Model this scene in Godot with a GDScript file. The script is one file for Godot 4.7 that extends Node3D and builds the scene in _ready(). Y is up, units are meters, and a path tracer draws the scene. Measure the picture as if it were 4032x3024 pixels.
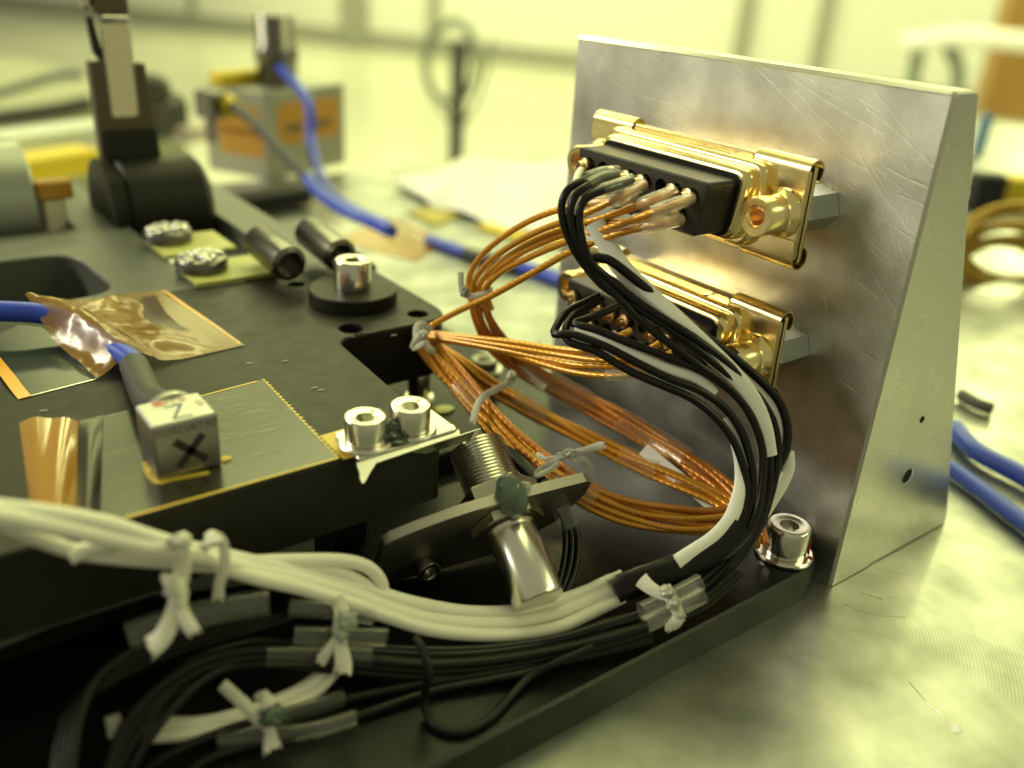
extends Node3D
# A bench close-up: an anodised stage, an aluminium angle plate and two gold connectors with their wiring.
# Lengths are written in millimetres and turned into metres when a mesh is committed.
const MM := 0.001
var M := {}
var base := Vector3.ZERO      # where the thing being built stands, in mm
var used := {}
var rng := RandomNumberGenerator.new()

func _ready():
	rng.seed = 7
	# camera
	var cam := Camera3D.new()
	cam.name = "camera"
	cam.transform = Transform3D(Basis(Vector3(0.593133, 0.056741, -0.803096), Vector3(-0.371807, 0.904076, -0.210729), Vector3(0.714103, 0.423589, 0.557341)).orthonormalized(), Vector3(54.209, 78.048, 101.838) * MM)
	cam.near = 0.005
	cam.far = 60.0
	var lens := CameraAttributesPhysical.new()
	lens.frustum_focal_length = 28.27
	lens.exposure_aperture = 11.6
	lens.frustum_focus_distance = 0.117
	lens.frustum_near = 0.005
	lens.frustum_far = 60.0
	cam.attributes = lens
	add_child(cam)
	cam.fov = 45.99
	cam.current = true
	# air: the dim far side of the room
	var we := WorldEnvironment.new()
	we.name = "environment"
	var env := Environment.new()
	env.background_mode = Environment.BG_COLOR
	env.background_color = Color(0.25, 0.25, 0.15).linear_to_srgb()
	env.tonemap_mode = Environment.TONE_MAPPER_LINEAR
	env.tonemap_exposure = 1.2
	env.sdfgi_enabled = true
	env.ssao_enabled = true
	env.ssil_enabled = true
	we.environment = env
	add_child(we)
	lamps()
	materials()
	room()
	table()
	base_plate()
	stage()
	angle_plate()
	for k in 2:
		connector(k)
	fasteners()
	clip_and_tapes()
	sensor()
	bulkhead()
	wires()
	ties()
	bench_background()

# ---------------------------------------------------------------- lamps
func lamps():
	# the room's ceiling fittings: rows of yellow-white tubes over and behind the bench
	# place, length, width, energy, turn
	var spots := [
		[Vector3(-2450, 1900, -5900), 3.6, 0.2, 6.5, 18.4, "single tube fitting on the ceiling far behind the bench"],
		[Vector3(-900, 1900, -1300), 2.6, 1.4, 0.9, 18.4, "ceiling light panel just behind the angle plate"],
		[Vector3(-1000, 1900, -3500), 1.6, 1.4, 0.45, 18.4, "ceiling light panel in the second row behind the angle plate"],
		[Vector3(-2600, 1900, -700), 2.4, 0.6, 2.7, 18.4, "ceiling light panel beyond the stage"],
		[Vector3(-2800, 1900, -3000), 2.4, 0.6, 2.6, 18.4, "ceiling light panel in the second row beyond the stage"],
		[Vector3(-4700, 1900, -1600), 2.4, 0.6, 2.5, 18.4, "ceiling light panel over the floor left of the wall"],
		[Vector3(-2200, 1900, 3100), 2.4, 0.6, 20.0, 18.4, "ceiling light panel over the left side of the bench"],
		[Vector3(1900, 1900, -2300), 2.4, 0.6, 3.0, 18.4, "ceiling light panel over the floor right of the bench"],
		[Vector3(-7600, 1900, -4400), 6.0, 0.4, 12.0, 118.9, "long ceiling light panel along the white wall"],
	]
	for s in spots:
		var root := Node3D.new()
		root.name = called("ceiling_lamp")
		add_child(root)
		root.position = s[0] * MM
		root.rotation_degrees.y = s[4]
		root.set_meta("label", s[5])
		root.set_meta("category", "lamp")
		root.set_meta("group", "ceiling fittings over the room")
		var body := MeshInstance3D.new()
		body.name = "housing"
		var bm := BoxMesh.new()
		bm.size = Vector3(s[2] + 0.06, 0.08, s[1] + 0.06)
		body.mesh = bm
		body.position.y = 0.06
		body.material_override = paint(Color(0.7, 0.7, 0.68), 0.5)
		root.add_child(body)
		var face := MeshInstance3D.new()
		face.name = "diffuser"
		var fm := BoxMesh.new()
		fm.size = Vector3(s[2], 0.02, s[1])
		face.mesh = fm
		var glow := StandardMaterial3D.new()
		glow.albedo_color = Color(0.9, 0.9, 0.8)
		glow.emission_enabled = true
		glow.emission = Color(0.98, 1.0, 0.68)
		glow.emission_energy_multiplier = 1.5
		face.material_override = glow
		root.add_child(face)
		var al := AreaLight3D.new()
		al.name = "tube_light"
		al.area_size = Vector2(s[2], s[1])
		al.light_energy = s[3]
		al.light_color = Color(1.0, 0.98, 0.86) if s[0].z > 0 else Color(0.98, 1.0, 0.67)
		al.area_range = 30.0
		al.shadow_enabled = true
		al.rotation_degrees.x = -90
		al.position.y = -0.02
		root.add_child(al)

# ---------------------------------------------------------------- naming and committing
func called(n: String) -> String:
	used[n] = used.get(n, -1) + 1
	return n if used[n] == 0 else "%s_%03d" % [n, used[n]]

func thing(n: String, label: String, category: String, at: Vector3, group := "") -> Node3D:
	var o := Node3D.new()
	o.name = called(n)
	add_child(o)
	base = at
	o.position = at * MM
	tag(o, label, category, group)
	return o

func tag(o: Node, label: String, category: String, group := "", kind := ""):
	if label: o.set_meta("label", label)
	if category: o.set_meta("category", category)
	if group: o.set_meta("group", group)
	if kind: o.set_meta("kind", kind)

func part(n: String, s: Shape, m: Material, parent: Node, label := "") -> MeshInstance3D:
	var o := MeshInstance3D.new()
	o.name = n
	o.mesh = s.mesh(base)
	o.material_override = m
	parent.add_child(o, true)
	if label: o.set_meta("label", label)
	return o

func single(n: String, s: Shape, m: Material, label: String, category: String, at: Vector3, group := "", kind := "") -> MeshInstance3D:
	var o := MeshInstance3D.new()
	o.name = called(n)
	base = at
	o.mesh = s.mesh(at)
	o.material_override = m
	o.position = at * MM
	add_child(o)
	tag(o, label, category, group, kind)
	return o

# ---------------------------------------------------------------- shapes, in mm
class Shape:
	var v := PackedVector3Array()
	var n := PackedVector3Array()
	var t := PackedVector2Array()
	var ix := PackedInt32Array()

	func mesh(at: Vector3) -> ArrayMesh:
		var a := []
		a.resize(Mesh.ARRAY_MAX)
		var p := PackedVector3Array()
		p.resize(v.size())
		for i in v.size():
			p[i] = (v[i] - at) * 0.001
		a[Mesh.ARRAY_VERTEX] = p
		a[Mesh.ARRAY_NORMAL] = n
		a[Mesh.ARRAY_TEX_UV] = t
		a[Mesh.ARRAY_INDEX] = ix
		var m := ArrayMesh.new()
		m.add_surface_from_arrays(Mesh.PRIMITIVE_TRIANGLES, a)
		return m

	func vert(p: Vector3, nn: Vector3, uv := Vector2.ZERO) -> int:
		v.append(p)
		n.append(nn)
		t.append(uv)
		return v.size() - 1

	func tri(a: int, b: int, c: int):
		var g := (v[b] - v[a]).cross(v[c] - v[a])
		if g.dot(n[a] + n[b] + n[c]) > 0:
			ix.append_array(PackedInt32Array([a, c, b]))
		else:
			ix.append_array(PackedInt32Array([a, b, c]))

	func quad(a: int, b: int, c: int, d: int):
		tri(a, b, c)
		tri(a, c, d)

	func flat(pts: Array, out: Vector3, uvs := []):
		var nn := Vector3.ZERO
		for i in pts.size():
			nn += (pts[i] as Vector3).cross(pts[(i + 1) % pts.size()])
		nn = nn.normalized()
		if nn.dot(out) < 0: nn = -nn
		var f := v.size()
		for i in pts.size():
			vert(pts[i], nn, uvs[i] if uvs else Vector2(pts[i].x, pts[i].z))
		for i in range(1, pts.size() - 1):
			tri(f, f + i, f + i + 1)

	func box(c: Vector3, s: Vector3, ch := 0.15, b := Basis()):
		var h := s * 0.5
		var inner := func(sx, sy, sz, ax): # corner pulled in along the two axes other than ax
			var q := Vector3(sx * h.x, sy * h.y, sz * h.z)
			for k in 3:
				if k != ax: q[k] -= ch * signf(q[k])
			return c + b * q
		for ax in 3:
			for sg in [-1.0, 1.0]:
				var pts := []
				for cc in [[-1, -1], [1, -1], [1, 1], [-1, 1]]:
					var s3 := [0.0, 0.0, 0.0]
					s3[ax] = sg
					s3[(ax + 1) % 3] = cc[0]
					s3[(ax + 2) % 3] = cc[1]
					pts.append(inner.call(s3[0], s3[1], s3[2], ax))
				var o := Vector3.ZERO
				o[ax] = sg
				flat(pts, b * o, [Vector2(0, 0), Vector2(s[(ax + 1) % 3], 0), Vector2(s[(ax + 1) % 3], s[(ax + 2) % 3]), Vector2(0, s[(ax + 2) % 3])])
		if ch <= 0: return
		for ax in 3: # edges along ax
			var p := (ax + 1) % 3
			var q := (ax + 2) % 3
			for sp in [-1.0, 1.0]:
				for sq in [-1.0, 1.0]:
					var e := []
					for pair in [[-1.0, p], [1.0, p], [1.0, q], [-1.0, q]]:
						var s3 := [0.0, 0.0, 0.0]
						s3[ax] = pair[0]
						s3[p] = sp
						s3[q] = sq
						e.append(inner.call(s3[0], s3[1], s3[2], pair[1]))
					var o := Vector3.ZERO
					o[p] = sp
					o[q] = sq
					flat(e, b * o)
		for sx in [-1.0, 1.0]:
			for sy in [-1.0, 1.0]:
				for sz in [-1.0, 1.0]:
					flat([inner.call(sx, sy, sz, 0), inner.call(sx, sy, sz, 1), inner.call(sx, sy, sz, 2)], b * Vector3(sx, sy, sz))

	# polygon in the frame's x-z plane, raised from h0 to h1 along its y; ch chamfers the top edge; holes are [centre, radius, depth]
	func prism(poly: PackedVector2Array, f: Transform3D, h0: float, h1: float, ch := 0.0, holes := [], step := 0.0, arc := 1):
		var pl := poly.duplicate()
		if Geometry2D.is_polygon_clockwise(pl): pl.reverse()
		var up := f.basis.y.normalized()
		var k := pl.size()
		var inset := PackedVector2Array()
		for i in k:
			var d0 := (pl[i] - pl[(i + k - 1) % k]).normalized()
			var d1 := (pl[(i + 1) % k] - pl[i]).normalized()
			var n0 := Vector2(-d0.y, d0.x)
			var n1 := Vector2(-d1.y, d1.x)
			var mm := (n0 + n1).normalized()
			var sc := ch / maxf(mm.dot(n0), 0.3)
			var a := pl[i] + mm * sc
			if ch > 0 and not Geometry2D.is_point_in_polygon(a, pl): a = pl[i] - mm * sc
			inset.append(a)
		for side in [0, 1]:
			var src: PackedVector2Array = inset if side == 1 and ch > 0 else pl
			var h := h1 if side == 1 else h0
			var nn := up if side == 1 else -up
			var f0 := v.size()
			if holes.is_empty():
				var tr := Geometry2D.triangulate_polygon(src)
				for q in src: vert(f * Vector3(q.x, h, q.y), nn, q)
				for i in range(0, tr.size(), 3): tri(f0 + tr[i], f0 + tr[i + 1], f0 + tr[i + 2])
			elif side == 1:
				var pts := PackedVector2Array()
				for i in src.size():
					var a := src[i]
					var b := src[(i + 1) % src.size()]
					var m := maxi(1, int(a.distance_to(b) / maxf(step, 0.5)))
					for j in m: pts.append(a.lerp(b, float(j) / m))
				for ho in holes:
					for j in 28: pts.append(ho[0] + Vector2.from_angle(TAU * j / 28) * ho[1])
					for j in 20: pts.append(ho[0] + Vector2.from_angle(TAU * j / 20) * (ho[1] + maxf(step, 0.5) * 0.7))
				var keep := PackedVector2Array()
				for q in pts:
					var ok := true
					for ho in holes:
						if q.distance_to(ho[0]) < ho[1] - 0.001: ok = false
					if ok: keep.append(q)
				pts = keep
				var tr := Geometry2D.triangulate_delaunay(pts)
				for q in pts: vert(f * Vector3(q.x, h, q.y), nn, q)
				for i in range(0, tr.size(), 3):
					var c := (pts[tr[i]] + pts[tr[i + 1]] + pts[tr[i + 2]]) / 3.0
					var ok := Geometry2D.is_point_in_polygon(c, src)
					for ho in holes:
						if c.distance_to(ho[0]) < ho[1] * 0.995: ok = false
					if ok: tri(f0 + tr[i], f0 + tr[i + 1], f0 + tr[i + 2])
				for ho in holes:
					var depth: float = ho[2]
					var g0 := v.size()
					for j in 29:
						var d := Vector2.from_angle(TAU * j / 28)
						var q: Vector2 = ho[0] + d * ho[1]
						var n3 := f.basis * Vector3(-d.x, 0, -d.y)
						vert(f * Vector3(q.x, h, q.y), n3)
						vert(f * Vector3(q.x, h - depth, q.y), n3)
					for j in 28: quad(g0 + j * 2, g0 + j * 2 + 1, g0 + j * 2 + 3, g0 + j * 2 + 2)
					var c0 := vert(f * Vector3(ho[0].x, h - depth, ho[0].y), up)
					var r0 := v.size()
					for j in 28:
						var q: Vector2 = ho[0] + Vector2.from_angle(TAU * j / 28) * ho[1]
						vert(f * Vector3(q.x, h - depth, q.y), up)
					for j in 28: tri(c0, r0 + j, r0 + (j + 1) % 28)
		# walls, smooth where the outline turns gently
		var run := 0.0
		for i in k:
			var a := pl[i]
			var b := pl[(i + 1) % k]
			var d := (b - a).normalized()
			var o := Vector2(d.y, -d.x)
			var dp := (a - pl[(i + k - 1) % k]).normalized()
			var dn := (pl[(i + 2) % k] - b).normalized()
			var na := (o + Vector2(dp.y, -dp.x)).normalized() if d.dot(dp) > 0.82 else o
			var nb := (o + Vector2(dn.y, -dn.x)).normalized() if d.dot(dn) > 0.82 else o
			var n3a := (f.basis * Vector3(na.x, 0, na.y)).normalized()
			var n3b := (f.basis * Vector3(nb.x, 0, nb.y)).normalized()
			var len := a.distance_to(b)
			var top := h1 - ch
			var q0 := vert(f * Vector3(a.x, h0, a.y), n3a, Vector2(run, h0))
			var q1 := vert(f * Vector3(b.x, h0, b.y), n3b, Vector2(run + len, h0))
			var q2 := vert(f * Vector3(b.x, top, b.y), n3b, Vector2(run + len, top))
			var q3 := vert(f * Vector3(a.x, top, a.y), n3a, Vector2(run, top))
			quad(q0, q1, q2, q3)
			if ch > 0:
				var ia := inset[i]
				var ib := inset[(i + 1) % k]
				var ca := (n3a + up).normalized()
				var cb := (n3b + up).normalized()
				if arc <= 1:
					quad(vert(f * Vector3(a.x, top, a.y), ca), vert(f * Vector3(b.x, top, b.y), cb), vert(f * Vector3(ib.x, h1, ib.y), cb), vert(f * Vector3(ia.x, h1, ia.y), ca))
				else:
					for m in arc:
						var q := []
						for w in [PI / 2 * m / arc, PI / 2 * (m + 1) / arc]:
							var pa := a.lerp(ia, 1.0 - cos(w))
							var pb := b.lerp(ib, 1.0 - cos(w))
							q.append([Vector3(pa.x, top + ch * sin(w), pa.y), n3a * cos(w) + up * sin(w), Vector3(pb.x, top + ch * sin(w), pb.y), n3b * cos(w) + up * sin(w)])
						quad(vert(f * q[0][0], q[0][1]), vert(f * q[0][2], q[0][3]), vert(f * q[1][2], q[1][3]), vert(f * q[1][0], q[1][1]))
			run += len

	# profile of (radius, height) turned round the frame's y axis
	func lathe(pr: Array, f: Transform3D, seg := 32, from := 0.0, to := TAU):
		var run := 0.0
		for i in pr.size() - 1:
			var a: Vector2 = pr[i]
			var b: Vector2 = pr[i + 1]
			if a.is_equal_approx(b): continue
			var d := (b - a).normalized()
			var o := Vector2(d.y, -d.x)
			var na := o
			var nb := o
			if i > 0:
				var e := (a - (pr[i - 1] as Vector2)).normalized()
				if e.dot(d) > 0.75: na = (o + Vector2(e.y, -e.x)).normalized()
			if i < pr.size() - 2:
				var e := ((pr[i + 2] as Vector2) - b).normalized()
				if e.dot(d) > 0.75: nb = (o + Vector2(e.y, -e.x)).normalized()
			var g := v.size()
			var len := a.distance_to(b)
			for j in seg + 1:
				var w := lerpf(from, to, float(j) / seg)
				var c := Vector3(cos(w), 0, sin(w))
				vert(f * Vector3(c.x * a.x, a.y, c.z * a.x), (f.basis * Vector3(c.x * na.x, na.y, c.z * na.x)).normalized(), Vector2(float(j) / seg, run))
				vert(f * Vector3(c.x * b.x, b.y, c.z * b.x), (f.basis * Vector3(c.x * nb.x, nb.y, c.z * nb.x)).normalized(), Vector2(float(j) / seg, run + len))
			for j in seg: quad(g + j * 2, g + j * 2 + 1, g + j * 2 + 3, g + j * 2 + 2)
			run += len

	func tube(path: Array, r: float, seg := 10, capped := true, squash := 1.0, face := Vector3.ZERO, taper := 1.0):
		if path.size() < 2: return
		var fr := Shape.frames(path, face)
		var g := v.size()
		var run := 0.0
		var last := fr.size() - 1
		for i in fr.size():
			if i > 0: run += (fr[i].origin as Vector3).distance_to(fr[i - 1].origin)
			var rr := r * lerpf(1.0, taper, float(i) / last)
			for j in seg + 1:
				var w := TAU * j / seg
				var d: Vector3 = fr[i].basis.x * cos(w) + fr[i].basis.z * sin(w) * squash
				var nn: Vector3 = fr[i].basis.x * cos(w) * squash + fr[i].basis.z * sin(w)
				vert(fr[i].origin + d * rr, nn.normalized(), Vector2(float(j) / seg, run))
		for i in last:
			for j in seg:
				var a := g + i * (seg + 1) + j
				quad(a, a + 1, a + seg + 2, a + seg + 1)
		if capped:
			for e in [0, last]:
				var nn: Vector3 = fr[e].basis.y * (-1.0 if e == 0 else 1.0)
				var c := vert(fr[e].origin, nn)
				var h := v.size()
				for j in seg: vert(v[g + e * (seg + 1) + j], nn)
				for j in seg: tri(c, h + j, h + (j + 1) % seg)

	# a flat strip: width w across (turned towards face), thickness th
	func strip(path: Array, w: float, th: float, face: Vector3, w_end := -1.0):
		var fr := Shape.frames(path, face)
		var last := fr.size() - 1
		var rows := []
		var run := 0.0
		for i in fr.size():
			if i > 0: run += (fr[i].origin as Vector3).distance_to(fr[i - 1].origin)
			var ww := w if w_end < 0 else lerpf(w, w_end, float(i) / last)
			var a: Vector3 = fr[i].basis.x * ww * 0.5
			var b: Vector3 = fr[i].basis.z * th * 0.5
			rows.append([fr[i].origin - a - b, fr[i].origin + a - b, fr[i].origin + a + b, fr[i].origin - a + b, fr[i].basis, run])
		for side in 4:
			var g := v.size()
			for q in rows:
				var nn: Vector3 = [-q[4].z, q[4].x, q[4].z, -q[4].x][side]
				vert(q[side], nn, Vector2(0, q[5]))
				vert(q[(side + 1) % 4], nn, Vector2(w if side % 2 == 0 else th, q[5]))
			for i in last: quad(g + i * 2, g + i * 2 + 1, g + i * 2 + 3, g + i * 2 + 2)
		for e in [0, last]:
			var q = rows[e]
			flat([q[0], q[1], q[2], q[3]], q[4].y * (-1.0 if e == 0 else 1.0))

	func ball(c: Vector3, r: Vector3, seg := 16, bump := 0.0, seed := 1, b := Basis()):
		var fn := FastNoiseLite.new()
		fn.seed = seed
		fn.frequency = 0.9
		var g := v.size()
		var rows := seg / 2
		for i in rows + 1:
			var p := PI * i / rows
			for j in seg + 1:
				var w := TAU * j / seg
				var d := Vector3(sin(p) * cos(w), cos(p), sin(p) * sin(w))
				var s := 1.0 + bump * fn.get_noise_3dv(d * 1.6)
				vert(c + b * (d * r * s), (b * (d / r)).normalized(), Vector2(float(j) / seg, float(i) / rows))
		for i in rows:
			for j in seg:
				var a := g + i * (seg + 1) + j
				quad(a, a + 1, a + seg + 2, a + seg + 1)
		if bump > 0: smooth(g)

	# recompute smooth normals for the vertices from g on, joining those that share a place
	func smooth(g: int):
		var sum := {}
		for i in range(0, ix.size(), 3):
			if ix[i] < g: continue
			var nn := -(v[ix[i + 1]] - v[ix[i]]).cross(v[ix[i + 2]] - v[ix[i]])
			for k in 3:
				var key := (v[ix[i + k]] * 500.0).round()
				sum[key] = sum.get(key, Vector3.ZERO) + nn
		for i in range(g, v.size()):
			var q: Vector3 = sum.get((v[i] * 500.0).round(), n[i])
			if q.length() > 0: n[i] = q.normalized()

	# a sheet of points, rows x columns, with smooth normals and a little thickness
	func sheet(rows: Array, th: float):
		var nr := rows.size()
		var nc: int = rows[0].size()
		var nor := []
		for i in nr:
			var line := []
			for j in nc:
				var du: Vector3 = rows[mini(i + 1, nr - 1)][j] - rows[maxi(i - 1, 0)][j]
				var dv: Vector3 = rows[i][mini(j + 1, nc - 1)] - rows[i][maxi(j - 1, 0)]
				line.append(dv.cross(du).normalized())
			nor.append(line)
		for side in [1.0, -1.0]:
			var g := v.size()
			for i in nr:
				for j in nc:
					vert(rows[i][j] + nor[i][j] * th * 0.5 * side, nor[i][j] * side, Vector2(float(j) / (nc - 1), float(i) / (nr - 1)))
			for i in nr - 1:
				for j in nc - 1:
					var a := g + i * nc + j
					quad(a, a + 1, a + nc + 1, a + nc)
		var rim := []
		for j in nc: rim.append([0, j])
		for i in range(1, nr): rim.append([i, nc - 1])
		for j in range(nc - 2, -1, -1): rim.append([nr - 1, j])
		for i in range(nr - 2, 0, -1): rim.append([i, 0])
		for k in rim.size():
			var p = rim[k]
			var q = rim[(k + 1) % rim.size()]
			var a: Vector3 = rows[p[0]][p[1]]
			var b: Vector3 = rows[q[0]][q[1]]
			var na: Vector3 = nor[p[0]][p[1]] * th * 0.5
			var nb: Vector3 = nor[q[0]][q[1]] * th * 0.5
			flat([a - na, b - nb, b + nb, a + na], (b - a).cross(nor[p[0]][p[1]]))

	static func frames(path: Array, face := Vector3.ZERO) -> Array:
		var pts := []
		if path.size() == 2:
			pts = path.duplicate()
		else:
			var m := path.size()
			for i in m - 1:
				var a: Vector3 = path[maxi(i - 1, 0)]
				var b: Vector3 = path[i]
				var c: Vector3 = path[i + 1]
				var d: Vector3 = path[mini(i + 2, m - 1)]
				var steps := clampi(int(b.distance_to(c) / 0.7), 3, 10)
				for k in steps: pts.append(b.cubic_interpolate(c, a, d, float(k) / steps))
			pts.append(path[m - 1])
		var out := []
		var x := Vector3.ZERO
		for i in pts.size():
			var tg: Vector3 = ((pts[mini(i + 1, pts.size() - 1)] as Vector3) - pts[maxi(i - 1, 0)]).normalized()
			if face != Vector3.ZERO:
				x = tg.cross(face).normalized()
			elif i == 0:
				x = tg.cross(Vector3(0.3, 0.8, 0.52)).normalized()
			else:
				x = (x - tg * x.dot(tg)).normalized()
			out.append(Transform3D(Basis(x, tg, x.cross(tg)), pts[i]))
		return out

# outline of a rounded rectangle, and of a polygon with every corner rounded by its own radius
func round_rect(x0: float, y0: float, x1: float, y1: float, r: float) -> PackedVector2Array:
	return rounded([Vector2(x0, y0), Vector2(x1, y0), Vector2(x1, y1), Vector2(x0, y1)], [r, r, r, r])

func rounded(pts: Array, radii: Array, steps := 6) -> PackedVector2Array:
	var out := PackedVector2Array()
	for i in pts.size():
		var p: Vector2 = pts[i]
		var a: Vector2 = (pts[(i + pts.size() - 1) % pts.size()] - p).normalized()
		var b: Vector2 = (pts[(i + 1) % pts.size()] - p).normalized()
		var r: float = radii[i]
		if r <= 0:
			out.append(p)
			continue
		for k in steps + 1:
			var w := float(k) / steps
			var q0 := p + a * r
			var q1 := p + b * r
			out.append(q0.lerp(p, w).lerp(p.lerp(q1, w), w))
	return out

func frame(at: Vector3, up := Vector3.UP, side := Vector3.RIGHT) -> Transform3D:
	var y := up.normalized()
	var z := side.cross(y).normalized()
	return Transform3D(Basis(y.cross(z), y, z), at)

func moved(path: Array, by: Vector3) -> Array:
	return path.map(func(p): return p + by)

# the k-th of many strands that follow one path: pushed sideways and a little up or down, drifting along the way
func strand(path: Array, side: float, lift: float, drift := 0.12, seed := 0) -> Array:
	var face := Vector3(0.714, 0.424, 0.557)
	var out := []
	for i in path.size():
		var tg: Vector3 = (path[mini(i + 1, path.size() - 1)] - path[maxi(i - 1, 0)]).normalized()
		var x := tg.cross(face).normalized()
		var w := sin(i * 1.7 + seed * 2.4) * drift
		out.append(path[i] + x * (side + w) + x.cross(tg) * (lift + cos(i * 1.3 + seed) * drift))
	return out

func lettering(text: String, size: float, f: Transform3D, parent: Node, m: Material, n := "lettering"):
	var tm := TextMesh.new()
	tm.text = text
	var fo := SystemFont.new()
	fo.font_names = PackedStringArray(["Droid Sans"])
	tm.font = fo
	tm.font_size = 32
	tm.depth = 0.6
	tm.pixel_size = 1.0 / 32
	tm.curve_step = 2.0
	var o := MeshInstance3D.new()
	o.name = n
	o.mesh = tm
	o.material_override = m
	o.transform = Transform3D(Basis(f.basis.x * size * MM, f.basis.y * size * MM, f.basis.z * 0.03 * MM), (f.origin - base) * MM)
	parent.add_child(o, true)

# ---------------------------------------------------------------- materials
func paint(c: Color, rough: float, metal := 0.0) -> StandardMaterial3D:
	var m := StandardMaterial3D.new()
	m.albedo_color = c.linear_to_srgb()
	m.albedo_color.a = c.a
	m.roughness = rough
	m.metallic = metal
	return m

func noise_tex(freq: float, lo: Color, hi: Color, seed: int, size := 512, octaves := 4, bump := 0.0) -> NoiseTexture2D:
	var fn := FastNoiseLite.new()
	fn.seed = seed
	fn.frequency = freq
	fn.fractal_octaves = octaves
	var t := NoiseTexture2D.new()
	t.width = size
	t.height = size
	t.seamless = true
	t.noise = fn
	if bump > 0:
		t.as_normal_map = true
		t.bump_strength = bump
	else:
		var g := Gradient.new()
		g.set_color(0, lo)
		g.set_color(1, hi)
		t.color_ramp = g
	return t

# a height field of fine hand-made scratches and dings, as a normal map
func scratch_tex(size: int, count: int, depth: float, seed: int, along := 0.0, spread := PI) -> ImageTexture:
	var r := RandomNumberGenerator.new()
	r.seed = seed
	var im := Image.create_empty(size, size, false, Image.FORMAT_RGB8)
	im.fill(Color(0.5, 0.5, 0.5))
	for k in count:
		var p := Vector2(r.randf(), r.randf()) * size
		var a := along + (r.randf() - 0.5) * spread
		var bend := (r.randf() - 0.5) * 0.006
		var deep := depth * r.randf_range(0.25, 1.0)
		var lng := int(size * r.randf_range(0.04, 0.45) * r.randf())
		for i in lng:
			p += Vector2.from_angle(a)
			a += bend
			var x := posmod(int(p.x), size)
			var y := posmod(int(p.y), size)
			var h := im.get_pixel(x, y).r - deep
			im.set_pixel(x, y, Color(h, h, h))
	im.bump_map_to_normal_map(3.0)
	return ImageTexture.create_from_image(im)

# lines of a milling cutter: arcs round a point, as a normal map
func milled_tex(size: int, centre: Vector2, period: float, depth: float) -> ImageTexture:
	var im := Image.create_empty(size, size, false, Image.FORMAT_RGB8)
	for y in size:
		for x in size:
			var d := Vector2(x, y) - centre
			var l := d.length()
			var s := sin(l * TAU / period) * depth
			d /= l
			im.set_pixel(x, y, Color(0.5 + d.x * s, 0.5 + d.y * s, 1.0))
	return ImageTexture.create_from_image(im)

# diagonal lay of a stranded wire: u goes round, v along
func twist_tex(turns: int, depth: float) -> ImageTexture:
	var im := Image.create_empty(64, 64, false, Image.FORMAT_RGB8)
	for y in 64:
		for x in 64:
			var w := TAU * (float(x) / 64 * turns + float(y) / 64)
			im.set_pixel(x, y, Color(0.5 + cos(w) * depth, 0.5 + cos(w) * depth * 0.7, 1.0))
	return ImageTexture.create_from_image(im)

func triplanar(m: StandardMaterial3D, scale: float) -> StandardMaterial3D:
	m.uv1_triplanar = true
	m.uv1_world_triplanar = true
	m.uv1_scale = Vector3.ONE * scale
	return m

func glassy(c: Color, share: float, rough := 0.08) -> StandardMaterial3D:
	var m := StandardMaterial3D.new()
	m.albedo_color = c.linear_to_srgb()
	m.albedo_color.a = share
	m.transparency = BaseMaterial3D.TRANSPARENCY_ALPHA
	m.roughness = rough
	return m

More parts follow.
